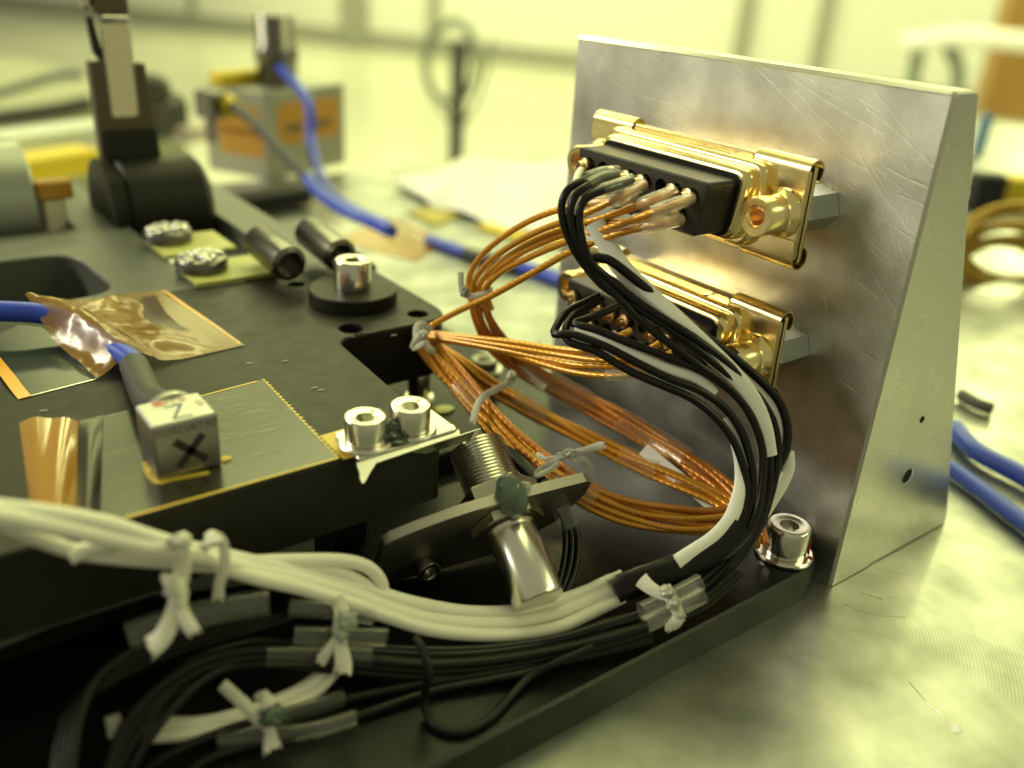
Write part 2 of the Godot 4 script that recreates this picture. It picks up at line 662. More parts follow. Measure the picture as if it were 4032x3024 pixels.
func materials():
	var al := paint(Color(0.84, 0.825, 0.81), 1.0, 1.0)
	al.roughness_texture = noise_tex(0.006, Color(0.36, 0.36, 0.36), Color(0.58, 0.58, 0.58), 3)
	al.normal_enabled = true
	al.normal_texture = scratch_tex(512, 800, 0.05, 5, 0.9, 1.6)
	al.normal_scale = 0.8
	al.albedo_texture = noise_tex(0.011, Color(0.80, 0.79, 0.77), Color(1, 1, 1), 8)
	M.plate = triplanar(al, 1000.0 / 70.0)
	var al2 := paint(Color(0.70, 0.68, 0.62), 0.36, 1.0)
	al2.normal_enabled = true
	al2.normal_texture = scratch_tex(512, 260, 0.06, 15, PI / 2, 0.12)
	al2.normal_scale = 0.5
	al2.roughness_texture = noise_tex(0.01, Color(0.7, 0.7, 0.7), Color(1, 1, 1), 33)
	M.plate_edge = triplanar(al2, 1000.0 / 50.0)
	M.bright = paint(Color(0.80, 0.79, 0.76), 0.22, 1.0)
	var tb := paint(Color(0.50, 0.505, 0.48), 1.0, 0.85)
	tb.roughness_texture = noise_tex(0.004, Color(0.28, 0.28, 0.28), Color(0.42, 0.42, 0.42), 21, 1024, 3)
	tb.albedo_texture = noise_tex(0.006, Color(0.70, 0.72, 0.71), Color(1, 1, 1), 22, 1024, 4)
	tb.normal_enabled = true
	tb.normal_texture = milled_tex(1024, Vector2(-180, 1280), 5.0, 0.04)
	tb.normal_scale = 0.9
	M.table = tb
	M.scratch = paint(Color(0.75, 0.74, 0.68), 0.2, 1.0)
	var bk := paint(Color(0.017, 0.016, 0.013), 0.50)
	bk.metallic_specular = 0.31
	bk.normal_enabled = true
	bk.normal_texture = noise_tex(0.25, Color.BLACK, Color.WHITE, 31, 512, 3, 1.2)
	bk.normal_scale = 0.12
	bk.roughness_texture = noise_tex(0.02, Color(0.8, 0.8, 0.8), Color(1, 1, 1), 34)
	M.black = triplanar(bk, 1000.0 / 40.0)
	var bb := paint(Color(0.007, 0.0075, 0.007), 0.30)
	bb.metallic_specular = 0.32
	bb.roughness_texture = noise_tex(0.02, Color(0.85, 0.85, 0.85), Color(1, 1, 1), 35)
	M.base = triplanar(bb, 1000.0 / 60.0)
	M.grey = paint(Color(0.085, 0.09, 0.078), 0.45)
	M.silver = paint(Color(0.30, 0.31, 0.28), 0.40, 0.85)
	M.dark = paint(Color(0.008, 0.008, 0.008), 0.7)
	M.hole = paint(Color(0.004, 0.004, 0.004), 0.9)
	var go := paint(Color(1.0, 0.81, 0.40), 0.26, 1.0)
	go.roughness_texture = noise_tex(0.03, Color(0.75, 0.75, 0.75), Color(1, 1, 1), 41)
	M.gold = triplanar(go, 1000.0 / 20.0)
	M.gold_pin = paint(Color(0.95, 0.68, 0.38), 0.32, 1.0)
	M.insulator = paint(Color(0.026, 0.027, 0.026), 0.38)
	M.steel = paint(Color(0.72, 0.69, 0.62), 0.18, 1.0)
	M.satin = paint(Color(0.70, 0.68, 0.62), 0.32, 1.0)
	M.zinc = paint(Color(0.55, 0.59, 0.56), 0.28, 1.0)
	M.dark_steel = paint(Color(0.20, 0.19, 0.17), 0.3, 1.0)
	M.socket = paint(Color(0.62, 0.60, 0.54), 0.25, 1.0)
	var cu := paint(Color(0.72, 0.33, 0.03), 0.32, 0.5)
	cu.normal_enabled = true
	cu.normal_texture = twist_tex(8, 0.13)
	cu.normal_scale = 1.0
	cu.uv1_scale = Vector3(1, 0.9, 1)
	cu.clearcoat_enabled = true
	cu.clearcoat = 0.6
	cu.clearcoat_roughness = 0.18
	M.copper = cu
	var cu2 := cu.duplicate()
	cu2.albedo_color = Color(0.60, 0.22, 0.028).linear_to_srgb()
	M.copper_dark = cu2
	M.black_wire = paint(Color(0.005, 0.005, 0.005), 0.30)
	M.black_wire.metallic_specular = 0.4
	M.black_wire_soft = paint(Color(0.005, 0.005, 0.004), 0.42)
	M.black_wire_soft.metallic_specular = 0.38
	M.white_wire = paint(Color(0.80, 0.78, 0.70), 0.42)
	M.white_flat = paint(Color(0.84, 0.82, 0.78), 0.5)
	M.lace = paint(Color(0.66, 0.64, 0.56), 0.62)
	M.blue = paint(Color(0.03, 0.07, 0.62), 0.36)
	M.boot = paint(Color(0.05, 0.05, 0.045), 0.55)
	M.sleeve = glassy(Color(0.75, 0.74, 0.70), 0.10, 0.14)
	M.sleeve_milky = glassy(Color(0.80, 0.78, 0.70), 0.26, 0.2)
	M.sleeve_dark = glassy(Color(0.40, 0.40, 0.36), 0.08, 0.2)
	M.kapton = glassy(Color(0.55, 0.27, 0.03), 0.20, 0.10)
	M.kapton_thick = glassy(Color(0.62, 0.31, 0.025), 0.42, 0.12)
	M.amber = paint(Color(0.75, 0.36, 0.02), 0.25)
	M.adhesive = paint(Color(0.62, 0.44, 0.06), 0.45)
	M.pad = paint(Color(0.46, 0.46, 0.14), 0.5)
	M.epoxy = paint(Color(0.045, 0.065, 0.055), 0.07)
	M.epoxy_pale = glassy(Color(0.42, 0.48, 0.40), 0.55, 0.06)
	M.ink = paint(Color(0.016, 0.016, 0.018), 0.6)
	M.ink_blue = paint(Color(0.13, 0.14, 0.20), 0.6)
	M.ink_red = paint(Color(0.42, 0.15, 0.07), 0.6)
	M.cube = paint(Color(0.38, 0.375, 0.36), 0.36, 1.0)
	M.ceramic = paint(Color(0.80, 0.70, 0.55), 0.5)
	M.brown = paint(Color(0.10, 0.075, 0.05), 0.5)
	M.red = paint(Color(0.35, 0.02, 0.02), 0.4)
	M.white = paint(Color(0.92, 0.92, 0.91), 0.7)
	M.yellow = paint(Color(0.80, 0.60, 0.02), 0.5)
	M.orange = paint(Color(0.50, 0.24, 0.02), 0.5)
	M.bead = paint(Color(0.50, 0.49, 0.46), 0.05, 1.0)
	var tf := paint(Color(0.022, 0.019, 0.008), 0.26)
	tf.metallic_specular = 0.45
	tf.normal_enabled = true
	tf.normal_texture = scratch_tex(128, 130, 0.06, 77, PI / 2, 0.04)
	tf.normal_scale = 0.25
	tf.roughness_texture = noise_tex(0.02, Color(0.8, 0.8, 0.8), Color(1, 1, 1), 78)
	M.tape_film = triplanar(tf, 1000.0 / 24.0)
	M.tape_green = paint(Color(0.014, 0.022, 0.012), 0.22)
	M.kapton_mid = glassy(Color(0.46, 0.24, 0.03), 0.30, 0.2)
	M.kapton_mid.metallic_specular = 0.36
	M.brown_gloss = paint(Color(0.09, 0.06, 0.045), 0.2)
	M.zinc_dark = paint(Color(0.12, 0.14, 0.12), 0.2, 1.0)
	M.turned = paint(Color(0.78, 0.74, 0.66), 0.2, 1.0)
	M.thread = paint(Color(0.76, 0.74, 0.69), 0.2, 1.0)
	M.nut = paint(Color(0.60, 0.56, 0.44), 0.30, 1.0)
	M.mirror = paint(Color(0.80, 0.77, 0.70), 0.24, 1.0)
	M.plate_dark = paint(Color(0.55, 0.51, 0.45), 0.40, 1.0)
	M.epoxy_green = paint(Color(0.11, 0.14, 0.115), 0.06)
	M.lace_glued = paint(Color(0.42, 0.42, 0.36), 0.25)
	M.lace_dark = paint(Color(0.25, 0.26, 0.24), 0.4)
	M.tube_amber = glassy(Color(0.62, 0.40, 0.22), 0.22, 0.16)
	M.box_grey = paint(Color(0.33, 0.33, 0.27), 0.45, 0.3)
	M.orange_film = paint(Color(0.45, 0.25, 0.04), 0.25)
	M.yellow_dull = paint(Color(0.45, 0.36, 0.03), 0.5)
	M.pale = paint(Color(0.62, 0.66, 0.56), 0.5)
	M.pinkish = paint(Color(0.55, 0.48, 0.44), 0.5)
	M.gold_wire = paint(Color(0.48, 0.30, 0.04), 0.3, 0.5)
	M.blue_pale = paint(Color(0.10, 0.24, 0.42), 0.5)
	M.wood = paint(Color(0.36, 0.20, 0.05), 0.5)
	M.green_grey = paint(Color(0.16, 0.19, 0.15), 0.5)
	M.desk = paint(Color(0.30, 0.31, 0.20), 0.5)

# ---------------------------------------------------------------- the room and the bench
func room():
	var s := Shape.new()
	s.box(Vector3(-6000, -925, -4000), Vector3(26000, 50, 26000), 0)
	var fl := paint(Color(0.62, 0.62, 0.50), 0.28)
	single("floor", s, fl, "pale glossy floor of the room far below the bench", "", Vector3(-6000, -950, -4000), "", "structure")
	# far wall: panels between grey posts, over a grey skirting
	var a := Vector3(-10000, -900, -4700)
	var b := Vector3(-7450, -900, -6110)
	var d := (b - a).normalized()
	var nn := Vector3(-d.z, 0, d.x)
	if nn.dot(Vector3(54, 0, 101) - a) < 0: nn = -nn
	var bs := Basis(d, Vector3.UP, nn)
	var c := (a + b) * 0.5 - nn * 60
	s = Shape.new()
	s.box(c + Vector3(0, 1500, 0) + d * 1500, Vector3(17000, 3000, 100), 0, bs)
	var wall := single("wall", s, paint(Color(0.80, 0.80, 0.76), 0.6), "white panelled far wall of the room", "", Vector3(c.x, -900, c.z), "", "structure")
	var grey := paint(Color(0.34, 0.34, 0.30), 0.5)
	var sk := Shape.new()
	sk.box(c + nn * 62 + Vector3(0, 60, 0) + d * 1500, Vector3(17000, 240, 20), 0, bs)
	part("skirting", sk, grey, wall)
	for w in [[0.16, 330.0], [0.50, 110.0], [1.62, 130.0], [1.86, 110.0], [-1.15, 90.0], [-0.62, 80.0]]:
		var po := Shape.new()
		po.box(a.lerp(b, w[0]) + Vector3(0, 1500, 0) + nn * 30, Vector3(w[1], 2960, 60), 0, bs)
		part("post", po, grey, wall)
	var dk := Shape.new()
	dk.box(a.lerp(b, -0.55) + Vector3(0, 1750, 0) + nn * 30, Vector3(900, 1000, 60), 0, bs)
	part("window", dk, paint(Color(0.45, 0.44, 0.33), 0.3), wall)

func table():
	var s := Shape.new()
	var x0 := -265.0
	var x1 := 190.0
	var z0 := -520.0
	var z1 := 260.0
	s.box(Vector3((x0 + x1) / 2, -13, (z0 + z1) / 2), Vector3(x1 - x0 - 1, 25.9, z1 - z0 - 1), 0.5)
	var o := thing("table", "brushed aluminium table top under everything, worn and smudged", "table", Vector3((x0 + x1) / 2, -26, (z0 + z1) / 2))
	part("slab", s, M.plate_edge, o)
	s = Shape.new()
	var g := [s.vert(Vector3(x0, 0, z0), Vector3.UP, Vector2(x0, z0) / 90.0), s.vert(Vector3(x1, 0, z0), Vector3.UP, Vector2(x1, z0) / 90.0), s.vert(Vector3(x1, 0, z1), Vector3.UP, Vector2(x1, z1) / 90.0), s.vert(Vector3(x0, 0, z1), Vector3.UP, Vector2(x0, z1) / 90.0)]
	s.quad(g[0], g[1], g[2], g[3])
	part("top_surface", s, M.table, o)
	# scratches that catch the light
	for p in [Q2(Vector3(2.93, 0.02, -0.68), Vector3(3.65, 0.02, -3.15), Vector3(5.72, 0.02, -3.94)), Q2(Vector3(2.62, 0.02, -2.67), Vector3(4.99, 0.02, -3.93), Vector3(6.4, 0.02, -6.53)), Q2(Vector3(3.23, 0.02, 1.48), Vector3(6.61, 0.02, 0.18), Vector3(9.66, 0.02, -3.37)), Q2(Vector3(17.16, 0.02, 7.68), Vector3(20.47, 0.02, 9.07), Vector3(22.93, 0.02, 9.73)), Q2(Vector3(0.68, 0.02, -9.91), Vector3(2.8, 0.02, -11.4), Vector3(4.19, 0.02, -12.17))]:
		s = Shape.new()
		s.tube(p, 0.045, 5)
		part("scratch", s, M.scratch, o)
	s = Shape.new()
	s.ball(Vector3(24.52, 0, 9.86), Vector3(0.7, 0.12, 0.9), 10, 0.5, 4)
	part("spot", s, M.white_flat, o)

func Q2(a: Vector3, b: Vector3, c: Vector3) -> Array:
	return [a, b, c]

func base_plate():
	var o := thing("base_plate", "flat black anodised base plate lying on the metal table", "plate", Vector3(-70, 0, 80))
	var s := Shape.new()
	var f := frame(Vector3.ZERO, Vector3.UP, Vector3.RIGHT)
	# plan in (x, z): frame z is world z
	var pl := rounded([Vector2(-130, 1.5), Vector2(-0.4, 1.5), Vector2(-0.4, 170), Vector2(-130, 170)], [3, 5, 2, 2])
	s.prism(pl, f, 0.02, 5.3, 0.35)
	part("slab", s, M.base, o)
	s = Shape.new()
	s.box(Vector3(-66, 6.8, 36), Vector3(36, 3, 26), 0.4)
	part("riser", s, M.black, o)
	s = Shape.new()
	s.box(Vector3(-80, 11.2, 84), Vector3(84, 11.8, 62), 0.4)
	part("pedestal", s, M.black, o)

func angle_plate():
	var o := thing("angle_plate", "upright scratched aluminium angle plate carrying both gold connectors", "angle plate", Vector3(-32.4, 0, -12))
	var s := Shape.new()
	# side outline in (z, y), extruded along x
	var f := Transform3D(Basis(Vector3(0, 0, 1), Vector3(1, 0, 0), Vector3(0, 1, 0)), Vector3.ZERO)
	var pl := PackedVector2Array([Vector2(0, 0.05), Vector2(0, 67.3), Vector2(-0.45, 67.7), Vector2(-4.6, 67.7), Vector2(-5.2, 67.2), Vector2(-9.4, 55.6), Vector2(-9.4, 0.05)])
	s.prism(pl, f, -64.5, -0.4, 0.0)
	part("plate", s, M.plate, o)
	# the bright broken edges along the right side and the top
	s = Shape.new()
	var pin := PackedVector2Array([Vector2(-0.4, 0.15), Vector2(-0.4, 67.0), Vector2(-0.7, 67.4), Vector2(-4.5, 67.4), Vector2(-5.0, 67.0), Vector2(-9.35, 55.3), Vector2(-9.35, 0.15)])
	s.prism(pin, f, -0.4, 0.0, 0.0)
	for i in 5:
		var a := pl[i]
		var b := pl[i + 1]
		var c := pin[i]
		var d := pin[i + 1]
		s.flat([Vector3(-0.4, a.y, a.x), Vector3(-0.4, b.y, b.x), Vector3(0, d.y, d.x), Vector3(0, c.y, c.x)], Vector3(1, (a.y + b.y) * 0.01 - 0.3, 0.6 if i == 0 else -0.2))
	part("plate_end", s, M.plate_edge, o)
	s = Shape.new()
	s.box(Vector3(-32.5, 67.42, -0.16), Vector3(64, 0.24, 0.62), 0.0, Basis(Vector3.RIGHT, PI / 4))
	part("broken_edge", s, M.bright, o)
	s = Shape.new()
	var gl := PackedVector2Array([Vector2(-9.5, 0.1), Vector2(-9.5, 55.0), Vector2(-30.2, 2.2), Vector2(-30.6, 0.1)])
	s.prism(gl, f, -9.0, -0.12, 0.15)
	part("gusset", s, M.plate_edge, o)
	s = Shape.new()
	s.box(Vector3(-36, 4.6, -20), Vector3(53, 9, 20.5), 0.3)
	part("foot", s, M.plate_edge, o)
	# a small tapped hole and a ding in the side
	for q in [[14.2, -13.5, 1.15], [23.4, -13.3, 0.5]]:
		s = Shape.new()
		var hf := Transform3D(Basis(Vector3(0, 0, 1), Vector3(1, 0, 0), Vector3(0, 1, 0)), Vector3(-0.1, q[0], q[1]))
		s.lathe([Vector2(0.01, -0.0), Vector2(q[2] * 0.8, 0.0)], hf, 20)
		s.lathe([Vector2(q[2] * 0.8, 0.0), Vector2(q[2] * 0.8, 0.05), Vector2(q[2], 0.06), Vector2(q[2], 0.0)], hf, 20)
		var h := part("tapped_hole" if q[2] > 1 else "ding", s, M.hole, o)
		if q[2] > 1:
			s = Shape.new()
			s.lathe([Vector2(q[2] * 0.98, 0.05), Vector2(q[2] * 1.12, 0.08), Vector2(q[2] * 1.15, 0.0)], hf, 20)
			part("rim", s, M.bright, h)
	# long scratches
	for p in [[Vector3(-14.77, 35.52, 0.01), Vector3(-10.93, 33.84, 0.01)], [Vector3(-14.02, 35.31, 0.01), Vector3(-8.44, 33.62, 0.01)], [Vector3(-11.74, 47.2, 0.01), Vector3(-8.2, 46.4, 0.01)], [Vector3(-6.35, 43.64, 0.01), Vector3(-3.38, 42.42, 0.01)], [Vector3(-6, 30.2, 0.01), Vector3(-3.13, 29.49, 0.01)]]:
		if p[0].z > 0.005:
			s = Shape.new()
			s.tube([p[0], p[1]], 0.028, 4)
			part("scratch", s, M.scratch, o)

func stage():
	var o := thing("stage", "black anodised stage with a pocket, arms and a roller at left", "stage", Vector3(-80, 17, 70))
	var f := frame(Vector3.ZERO, Vector3.UP, Vector3.RIGHT)
	var s := Shape.new()
	# main top plate
	var pl := rounded([Vector2(-26.2, 110), Vector2(-26.2, 49.3), Vector2(-57.6, 47.4), Vector2(-57.6, 27), Vector2(-88, 27), Vector2(-88, 110)], [0, 0.8, 2.2, 5.5, 2, 0])
	s.prism(pl, f, 17.2, 26.5, 0.25, [[Vector2(-82.8, 42.4), 1.5, 6.0], [Vector2(-60.6, 43.6), 1.9, 7.0], [Vector2(-61.2, 31.6), 1.7, 7.0]], 2.5)
	part("top_plate", s, M.black, o)
	# pocket behind it, and the arms that carry the roller
	s = Shape.new()
	s.box(Vector3(-104, 17.6, 88), Vector3(31, 1.0, 43), 0.2)
	part("pocket_floor", s, M.black, o)
	s = Shape.new()
	var rim := rounded([Vector2(-88.1, 110), Vector2(-88.1, 56.5), Vector2(-170, 56.5), Vector2(-170, 66), Vector2(-131, 66), Vector2(-131, 110), Vector2(-116, 110), Vector2(-116, 70), Vector2(-92, 68.5), Vector2(-92, 110)], [0, 1, 1, 0.5, 2, 0, 0, 6, 6, 0])
	s.prism(rim, f, 17.2, 26.5, 0.3)
	part("rail", s, M.grey, o)
	s = Shape.new()
	s.prism(rounded([Vector2(-88, 29), Vector2(-88, 38.5), Vector2(-170, 38.5), Vector2(-170, 29)], [0.5, 0.5, 1, 1]), f, 17.2, 26.4, 0.3)
	part("arm", s, M.grey, o)
	s = Shape.new()
	s.box(Vector3(-100, 20.6, 47.5), Vector3(24, 6, 17.4), 0.3)
	part("bridge", s, M.black, o)
	# roller with a narrow shoulder at its end
	s = Shape.new()
	var rf := frame(Vector3(-138.5, 27.5, 39), Vector3(0, 0, 1), Vector3.RIGHT)
	s.lathe([Vector2(0.01, 0), Vector2(8.6, 0), Vector2(10.3, 1.6), Vector2(10.3, 16.4), Vector2(9.6, 17.0), Vector2(9.6, 18.0), Vector2(10.4, 18.2), Vector2(10.4, 20.0), Vector2(0.01, 20.0)], rf, 48)
	part("roller", s, M.black, o)
	# drop side of the stage with its arched relief, seen bottom left
	s = Shape.new()
	var sf := Transform3D(Basis(Vector3(0, 0, 1), Vector3(1, 0, 0), Vector3(0, 1, 0)), Vector3.ZERO)
	s.prism(PackedVector2Array([Vector2(66, 17.1), Vector2(112, 17.1), Vector2(112, 12), Vector2(99.5, 12), Vector2(98.5, 16.2), Vector2(94, 17.0), Vector2(84, 16.4), Vector2(76, 14.0), Vector2(66, 12.0)]), sf, -60, -26.5, 0.2)
	part("skirt", s, M.grey, o)
	for q in [Vector3(-43.46, 26.56, 57.09), Vector3(-44.55, 26.56, 57.6), Vector3(-54.26, 26.6, 87.7), Vector3(-55.81, 26.56, 61.81), Vector3(-54.2, 26.56, 57.32), Vector3(-55.16, 26.56, 39.79), Vector3(-48.8, 26.6, 76.3), Vector3(-30.14, 26.56, 50.1)]:
		s = Shape.new()
		s.tube([q, q + Vector3(0.25, 0.12, -0.3), q + Vector3(0.3, 0.05, -0.75)], 0.045, 5)
		part("lint", s, M.white, o)
	# silver drum at the left edge of the picture
	var d := thing("drum", "silver grey turned drum at the left behind the pocket", "drum", Vector3(-150, 12, 88))
	s = Shape.new()
	s.lathe([Vector2(0.01, 0), Vector2(13.4, 0), Vector2(14.0, 0.6), Vector2(14.0, 40), Vector2(0.01, 40)], frame(Vector3(-150, 26.5, 70.5), Vector3(0, 0, 1), Vector3.RIGHT), 64)
	part("barrel", s, M.silver, d)
	s = Shape.new()
	s.lathe([Vector2(0.01, 0), Vector2(8, 0), Vector2(8, 1.2), Vector2(0.01, 1.2)], frame(Vector3(-150, 26.5, 69.4), Vector3(0, 0, 1), Vector3.RIGHT), 40)
	part("hub", s, M.dark, d)
	# post: clip of dark metal holding a pale ceramic strip
	var p := thing("post", "dark forked post with a pale ceramic strip standing on the roller", "post", Vector3(-139, 37, 51))
	s = Shape.new()
	var w := -139.0
	s.prism(rounded([Vector2(57.6, 36.5), Vector2(57.6, 56.0), Vector2(54.8, 56.0), Vector2(54.8, 45.6), Vector2(49.6, 45.6), Vector2(49.6, 55.6), Vector2(47.4, 55.6), Vector2(46.0, 36.5)], [0, 0.3, 0.3, 1.0, 1.0, 0.3, 0.3, 0]), sf, w - 3.0, w, 0.15)
	part("fork", s, M.brown, p)
	s = Shape.new()
	s.box(Vector3(w + 0.6, 40.5, 51.6), Vector3(1.0, 5.6, 10), 0.2)
	part("pad", s, M.dark, p)
	s = Shape.new()
	s.box(Vector3(w - 0.9, 53.6, 52.0), Vector3(1.4, 17.4, 5.4), 0.15)
	part("ceramic_strip", s, M.ceramic, p)
	s = Shape.new()
	s.prism(rounded([Vector2(55.0, 55.5), Vector2(56.4, 57.5), Vector2(56.9, 63.8), Vector2(56.0, 64.0), Vector2(54.9, 58.0)], [0, 0.5, 0.2, 0.2, 0]), sf, w - 2.2, w - 0.4, 0.1)
	part("spring", s, M.dark, p)
	s = Shape.new()
	s.box(Vector3(w - 0.7, 63.6, 52.0), Vector3(2.2, 2.0, 5.6), 0.5)
	part("solder", s, M.bead, p)
	s = Shape.new()
	s.box(Vector3(w - 0.7, 72.0, 52.4), Vector3(2.0, 15.0, 6.2), 0.3)
	part("tab", s, M.brown, p)
	s = Shape.new()
	s.box(Vector3(w - 1.7, 68.6, 56.6), Vector3(1.6, 7.0, 2.4), 0.6)
	part("lug", s, M.satin, p)
	# what shows between drum and rail
	var bl := thing("spacer", "short pale spacer with a copper cap between drum and arm", "spacer", Vector3(-126, 17, 67.6))
	s = Shape.new()
	s.box(Vector3(-140, 24, 67.5), Vector3(3, 13, 4), 0.3)
	part("body", s, M.ceramic, bl)
	s = Shape.new()
	s.box(Vector3(-140, 32.4, 67.2), Vector3(4, 3.6, 6.5), 0.4)
	part("cap", s, M.orange, bl)

# ---------------------------------------------------------------- fasteners
func hex_socket(s: Shape, f: Transform3D, h: float, rc: float, depth: float):
	var pts := []
	for i in 6: pts.append(Vector2.from_angle(TAU * i / 6 + 0.3) * rc)
	var up := f.basis.y.normalized()
	for i in 6:
		var a: Vector2 = pts[i]
		var b: Vector2 = pts[(i + 1) % 6]
		var m := (a + b) * 0.5
		s.flat([f * Vector3(a.x, h, a.y), f * Vector3(b.x, h, b.y), f * Vector3(b.x, h - depth, b.y), f * Vector3(a.x, h - depth, a.y)], f.basis * Vector3(-m.x, 0, -m.y))
	s.flat([f * Vector3(pts[0].x, h - depth, pts[0].y), f * Vector3(pts[1].x, h - depth, pts[1].y), f * Vector3(pts[2].x, h - depth, pts[2].y), f * Vector3(pts[3].x, h - depth, pts[3].y), f * Vector3(pts[4].x, h - depth, pts[4].y), f * Vector3(pts[5].x, h - depth, pts[5].y)], up)

# head of a socket cap screw from h0 to h1 in the frame, with its hexagon socket as a part of its own
func cap_head(o: Node3D, f: Transform3D, r: float, h0: float, h1: float, rc: float, m: Material, ch := 0.25, msock: Material = null) -> MeshInstance3D:
	var s := Shape.new()
	s.lathe([Vector2(0.01, h0), Vector2(r * 0.97, h0), Vector2(r, h0 + 0.08), Vector2(r, h1 - ch), Vector2(r - ch * 0.35, h1 - ch * 0.3), Vector2(r - ch, h1), Vector2(rc * 1.22, h1), Vector2(rc * 1.0, h1 - 0.22), Vector2(rc * 0.86, h1 - 0.22)], f, 44)
	var head := part("head", s, m, o)
	s = Shape.new()
	hex_socket(s, f, h1 - 0.2, rc, (h1 - h0) * 0.42)
	part("socket", s, msock if msock else M.socket, head)
	return head

func washer(o: Node3D, f: Transform3D, r: float, ri: float, th: float, m: Material, n := "washer"):
	var s := Shape.new()
	var e := minf(th * 0.4, 0.2)
	s.lathe([Vector2(ri, 0), Vector2(r - e, 0), Vector2(r, e), Vector2(r, th - e), Vector2(r - e, th), Vector2(ri, th), Vector2(ri, 0)], f, 48)
	part(n, s, m, o)

func fasteners():
	# big screw and washer on the corner of the base plate
	var at := Vector3(-4.71, 5.3, 6.04)
	var o := thing("cap_screw", "large bright cap screw with red paint mark at the base plate corner", "screw", at)
	var f := frame(at, Vector3.UP)
	washer(o, f, 4.0, 1.5, 0.7, M.steel)
	cap_head(o, frame(at, Vector3.UP), 3.0, 0.72, 5.0, 1.55, M.steel, 0.45)
	var s := Shape.new()
	s.tube([at + Vector3(2.75, 0.95, -1.65), at + Vector3(2.62, 2.4, -1.6), at + Vector3(2.62, 3.4, -1.6)], 0.16, 6, true)
	s.ball(at + Vector3(3.3, 0.78, -1.5), Vector3(0.55, 0.12, 0.25), 10, 0.3, 3)
	part("torque_mark", s, M.red, o)
	# stage: tall screw on a thick disc
	at = Vector3(-71.52, 26.5, 37.55)
	o = thing("cap_screw", "tall bright cap screw on a thick black disc on the stage", "screw", at)
	f = frame(at, Vector3.UP)
	washer(o, f, 7.1, 1.0, 2.2, M.black, "disc")
	cap_head(o, f, 2.95, 2.2, 7.0, 1.4, M.steel, 0.4)
	# low dimpled screw heads on the yellow pads
	var k := 0
	for p in [Vector3(-113.49, 26.6, 53.8), Vector3(-94.83, 26.6, 54.03)]:
		var pd := Shape.new()
		pd.box(p + [Vector3(3, 0.4, -3.0), Vector3(1.5, 0.4, -3.6)][k], [Vector3(12, 0.8, 13), Vector3(11, 0.8, 14)][k], 0.1)
		single("pad", pd, M.pad, ["yellow pad under the dimpled screw head beside the roller", "yellow pad under the dimpled screw head nearer the tape"][k], "pad", p)
		o = thing("dimpled_screw", ["dimpled bright screw head on a yellow pad beside the roller", "dimpled bright screw head on a yellow pad nearer the crumpled tape"][k], "screw", p + Vector3(0, 0.8, 0), "dimpled screws on the yellow pads")
		s = Shape.new()
		s.lathe([Vector2(0.01, 0), Vector2(4.0, 0), Vector2(4.3, 0.3), Vector2(4.3, 1.7), Vector2(4.0, 2.1), Vector2(0.01, 2.3)], frame(p + Vector3(0, 0.82, 0)), 40)
		part("head", s, M.dark_steel, o)
		var r := RandomNumberGenerator.new()
		r.seed = 11 + k
		for i in 34:
			var q := Vector2.from_angle(r.randf() * TAU) * sqrt(r.randf()) * 3.6
			s = Shape.new()
			s.ball(p + Vector3(q.x, 2.9 + 0.5 * (1.0 - q.length() / 4.0), q.y), Vector3(0.7, 0.6, 0.7), 10)
			part("dimple", s, M.bead, o)
		k += 1
	# screws down in the notch
	k = 0
	for p in [[Vector3(-64.38, 9.5, 29.16), 1.9, 6.0, "black steel cap screw with bright rim down in the stage notch"], [Vector3(-70.85, 8.3, 11.13), 2.6, 2.5, "dull cap screw under the copper wires behind the notch"]]:
		o = thing("cap_screw", p[3], "screw", p[0])
		f = frame(p[0], Vector3.UP)
		washer(o, f, p[1] * 1.35, 0.8, 0.7, M.satin)
		cap_head(o, f, p[1], 0.7, p[2], p[1] * 0.5, [M.steel, M.dark_steel][k], 0.5)
		s = Shape.new()
		s.lathe([Vector2(0.01, -4.2), Vector2(p[1] * 1.1, -4.2), Vector2(p[1] * 1.1, 0), Vector2(0.01, 0)], f, 24)
		part("boss", s, M.black, o)
		k += 1
	s = Shape.new()
	s.ball(Vector3(-60.54, 8.6, 26.63), Vector3(1.5, 0.35, 2.0), 12, 0.3, 5)
	single("paint_drop", s, M.pad, "yellow drop of paint on the black riser below the notch", "paint drop", Vector3(-60.87, 8.4, 26.42))
	# dark connector with two bright pins behind the stage
	at = Vector3(-100, 17, 34)
	o = thing("socket_block", "dark socket block with two bright barrels behind the stage screws", "connector", at)
	s = Shape.new()
	s.prism(rounded([Vector2(-108, 23), Vector2(-88.4, 23), Vector2(-88.4, 47), Vector2(-96, 47)], [3, 3, 3, 3]), frame(Vector3.ZERO), 17.3, 26.3, 1.4)
	part("shell", s, M.dark, o)
	for p in [[Vector3(-94.1, 31.23, 43.95), Vector3(-82.2, 30.42, 43.68)], [Vector3(-94.98, 31.49, 34.12), Vector3(-82.99, 30.31, 34.01)]]:
		s = Shape.new()
		var d: Vector3 = p[1] - p[0]
		s.lathe([Vector2(0.01, 0), Vector2(2.7, 0), Vector2(3.0, 0.4), Vector2(3.0, d.length()), Vector2(2.2, d.length() + 0.4), Vector2(2.2, d.length() - 2), Vector2(0.01, d.length() - 2)], frame(p[0], d), 28)
		part("barrel", s, M.dark_steel, o)

# ---------------------------------------------------------------- the gold connectors
func d_outline(cx: float, cy: float, w: float, h: float, slant: float, r: float) -> PackedVector2Array:
	return rounded([Vector2(cx - w / 2, cy + h / 2), Vector2(cx + w / 2, cy + h / 2), Vector2(cx + w / 2 - slant, cy - h / 2), Vector2(cx - w / 2 + slant, cy - h / 2)], [r, r, r, r], 7)

